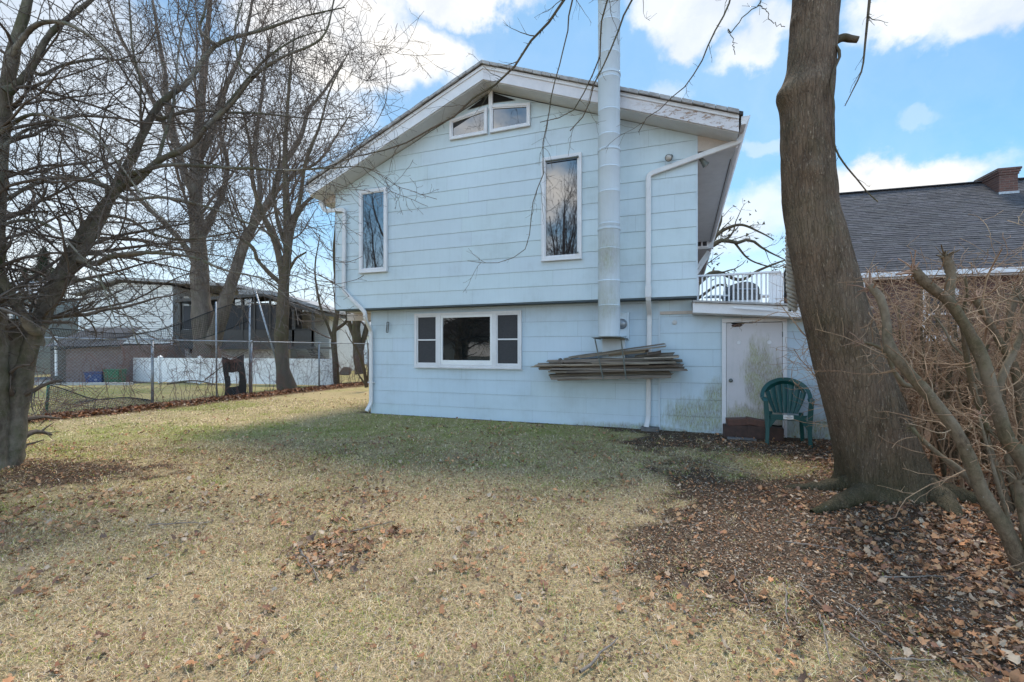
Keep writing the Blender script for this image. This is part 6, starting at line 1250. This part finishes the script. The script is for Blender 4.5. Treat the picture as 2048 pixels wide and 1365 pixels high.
P, R = stack(Lq); tb = Tubes(); tb.add(P, R, 8); tb.build('trunk', M['bark3'], t, bs); tw = Tubes(); c1 = grow(P, R, 1.6, (.15, .4), (25, 70), 7, .5, (0, 0, .01), .2, .15, .012, st, 2.4); tw.add(c1[0], c1[1], 4); c2 = grow(c1[0], c1[1], 2.8, (.2, .5), (30, 70), 5, .6, (0, 0, .0), .22, .1, .008, st, .8); tw.add(c2[0], c2[1], 3); tw.build('branches', M['bark3'], t, bs)
e = c2[0][:, -1]; e = e[st.rand(len(e)) < .8]; n = len(e)*3; c = np.repeat(e, 3, 0)+st.randn(n, 3)*.12; d1 = st.randn(n, 3)*.07; d2 = st.randn(n, 3)*.07; V = np.stack([c-d1, c+d2, c+d1], 1).reshape(-1, 3); i = np.arange(n)*3; M['oliveleaf'] = basic('olive_leaf', (.07, .06, .03), (.11, .08, .04), 3, .8, 0); mesh_np('leaves', V, [np.stack([i, i+1, i+2], 1)], M['oliveleaf'], t, off=bs)
# a screen of far leafless woods on both sides
def woods(name, x0, x1, y0, y1, n, h0, h1, sd, lab, mt='twig2'):
    st = np.random.RandomState(sd); P = np.zeros((n, 8, 3)); x = x0+(x1-x0)*st.rand(n); y = y0+(y1-y0)*st.rand(n); h_ = h0+(h1-h0)*st.rand(n); t = np.linspace(0, 1, 8)
    P[:, :, 0] = x[:, None]+st.randn(n, 1)*.8*t[None]; P[:, :, 1] = y[:, None]+st.randn(n, 1)*.8*t[None]; P[:, :, 2] = h_[:, None]*t[None]; R = .16*np.linspace(1, .12, 8)[None]*(h_/h1)[:, None]; tb = Tubes(); tb.add(P, R, 6)
    a = grow(P, R, 2.0, (.2, .5), (20, 55), 7, .5, (0, 0, .10), .12, .25, .03, st, 4.5); tb.add(a[0], a[1], 3); b = grow(a[0], a[1], 2.2, (.2, .5), (25, 60), 4, .7, (0, 0, .05), .2, .1, .022, st, 1.6); tb.add(b[0], b[1], 3)
    o = tb.build(name, M[mt], None, None); tag(o, lab, 'woods', kind='stuff')
woods('far_woods', -75, -16, 55, 80, 55, 6, 10.5, 5, 'distant mass of leafless trees behind the neighbouring houses')
woods('far_woods', 28, 75, 52, 75, 22, 4, 7, 6, 'distant reddish leafless woods beyond the brick house')
n = 60; xs_ = np.linspace(-900, 900, n); ys_ = np.array([420, 520, 640, 760]); hh = np.array([0, .55, 1, .7]); V = np.array([(x, y, h_*(34+26*float(fbm(x, y, .006, 5))+10*float(vnoise(x, y, .03, 6)))-1) for y, h_ in zip(ys_, hh) for x in xs_]); i = np.arange(n*4).reshape(4, n)
M['hill'] = basic('wooded_hill', (.13, .125, .15), (.10, .095, .11), .05, 1, 0); tag(mesh_np('hills', V, [np.stack([i[:-1, :-1], i[:-1, 1:], i[1:, 1:], i[1:, :-1]], -1).reshape(-1, 4)], M['hill'], None, True), kind='structure')
# ================================================================ behind the photographer: what the windows mirror
rv = empty('gabled_house', (-21.8, -11.3, 0), math.radians(135), 'white-trimmed gabled house standing behind the photographer', 'house')
mb = MB(); mb.box(-4, 4, 0, 7, 0, 2.9); mb.build('wall', M['greygreen'], rv); mb = MB(); mb.prism([(-4.6, 2.8), (4.6, 2.8), (0, 5.4)], -.5, 7.5); mb.build('roof', M['shingle'], rv)
mb = MB(); mb.bar((-4.7, -.52, 2.8), (0, -.52, 5.45), .3, .06, (0, 1, 0)); mb.bar((4.7, -.52, 2.8), (0, -.52, 5.45), .3, .06, (0, 1, 0)); mb.build('rake_board', M['vinyl'], rv)
mb = MB(); mb.box(-1, 1, -.05, 0, .9, 2.2); mb.build('window', M['vinyl'], rv)
src = [o for o in bpy.data.objects if o.name.startswith('bare_tree') and o.parent is None]
T2o = [o for o in src if 'maple' in o['label']][0]; T3o = [o for o in src if 'slim' in o['label']][0]
for (x, y, a, s_, o0, lab) in ((-20, -2, 2.0, .62, T2o, 'bare maple behind the photographer, mirrored in the narrow window'), (-12.9, -11.5, .7, .62, T2o, 'bare maple behind the photographer, mirrored in the tall window'), (-8.5, -14, 3.9, .75, T3o, 'slim bare tree behind the photographer'), (8, -20, 5, .8, T2o, 'wide bare maple far behind the photographer'), (-28, -17, 5.5, .8, T2o, 'wide bare maple behind the white-trimmed gabled house')):
    c = copy_tree(o0); c.location = (x, y, 0); c.rotation_euler.z = a; c.scale = (s_,)*3; c['label'] = lab
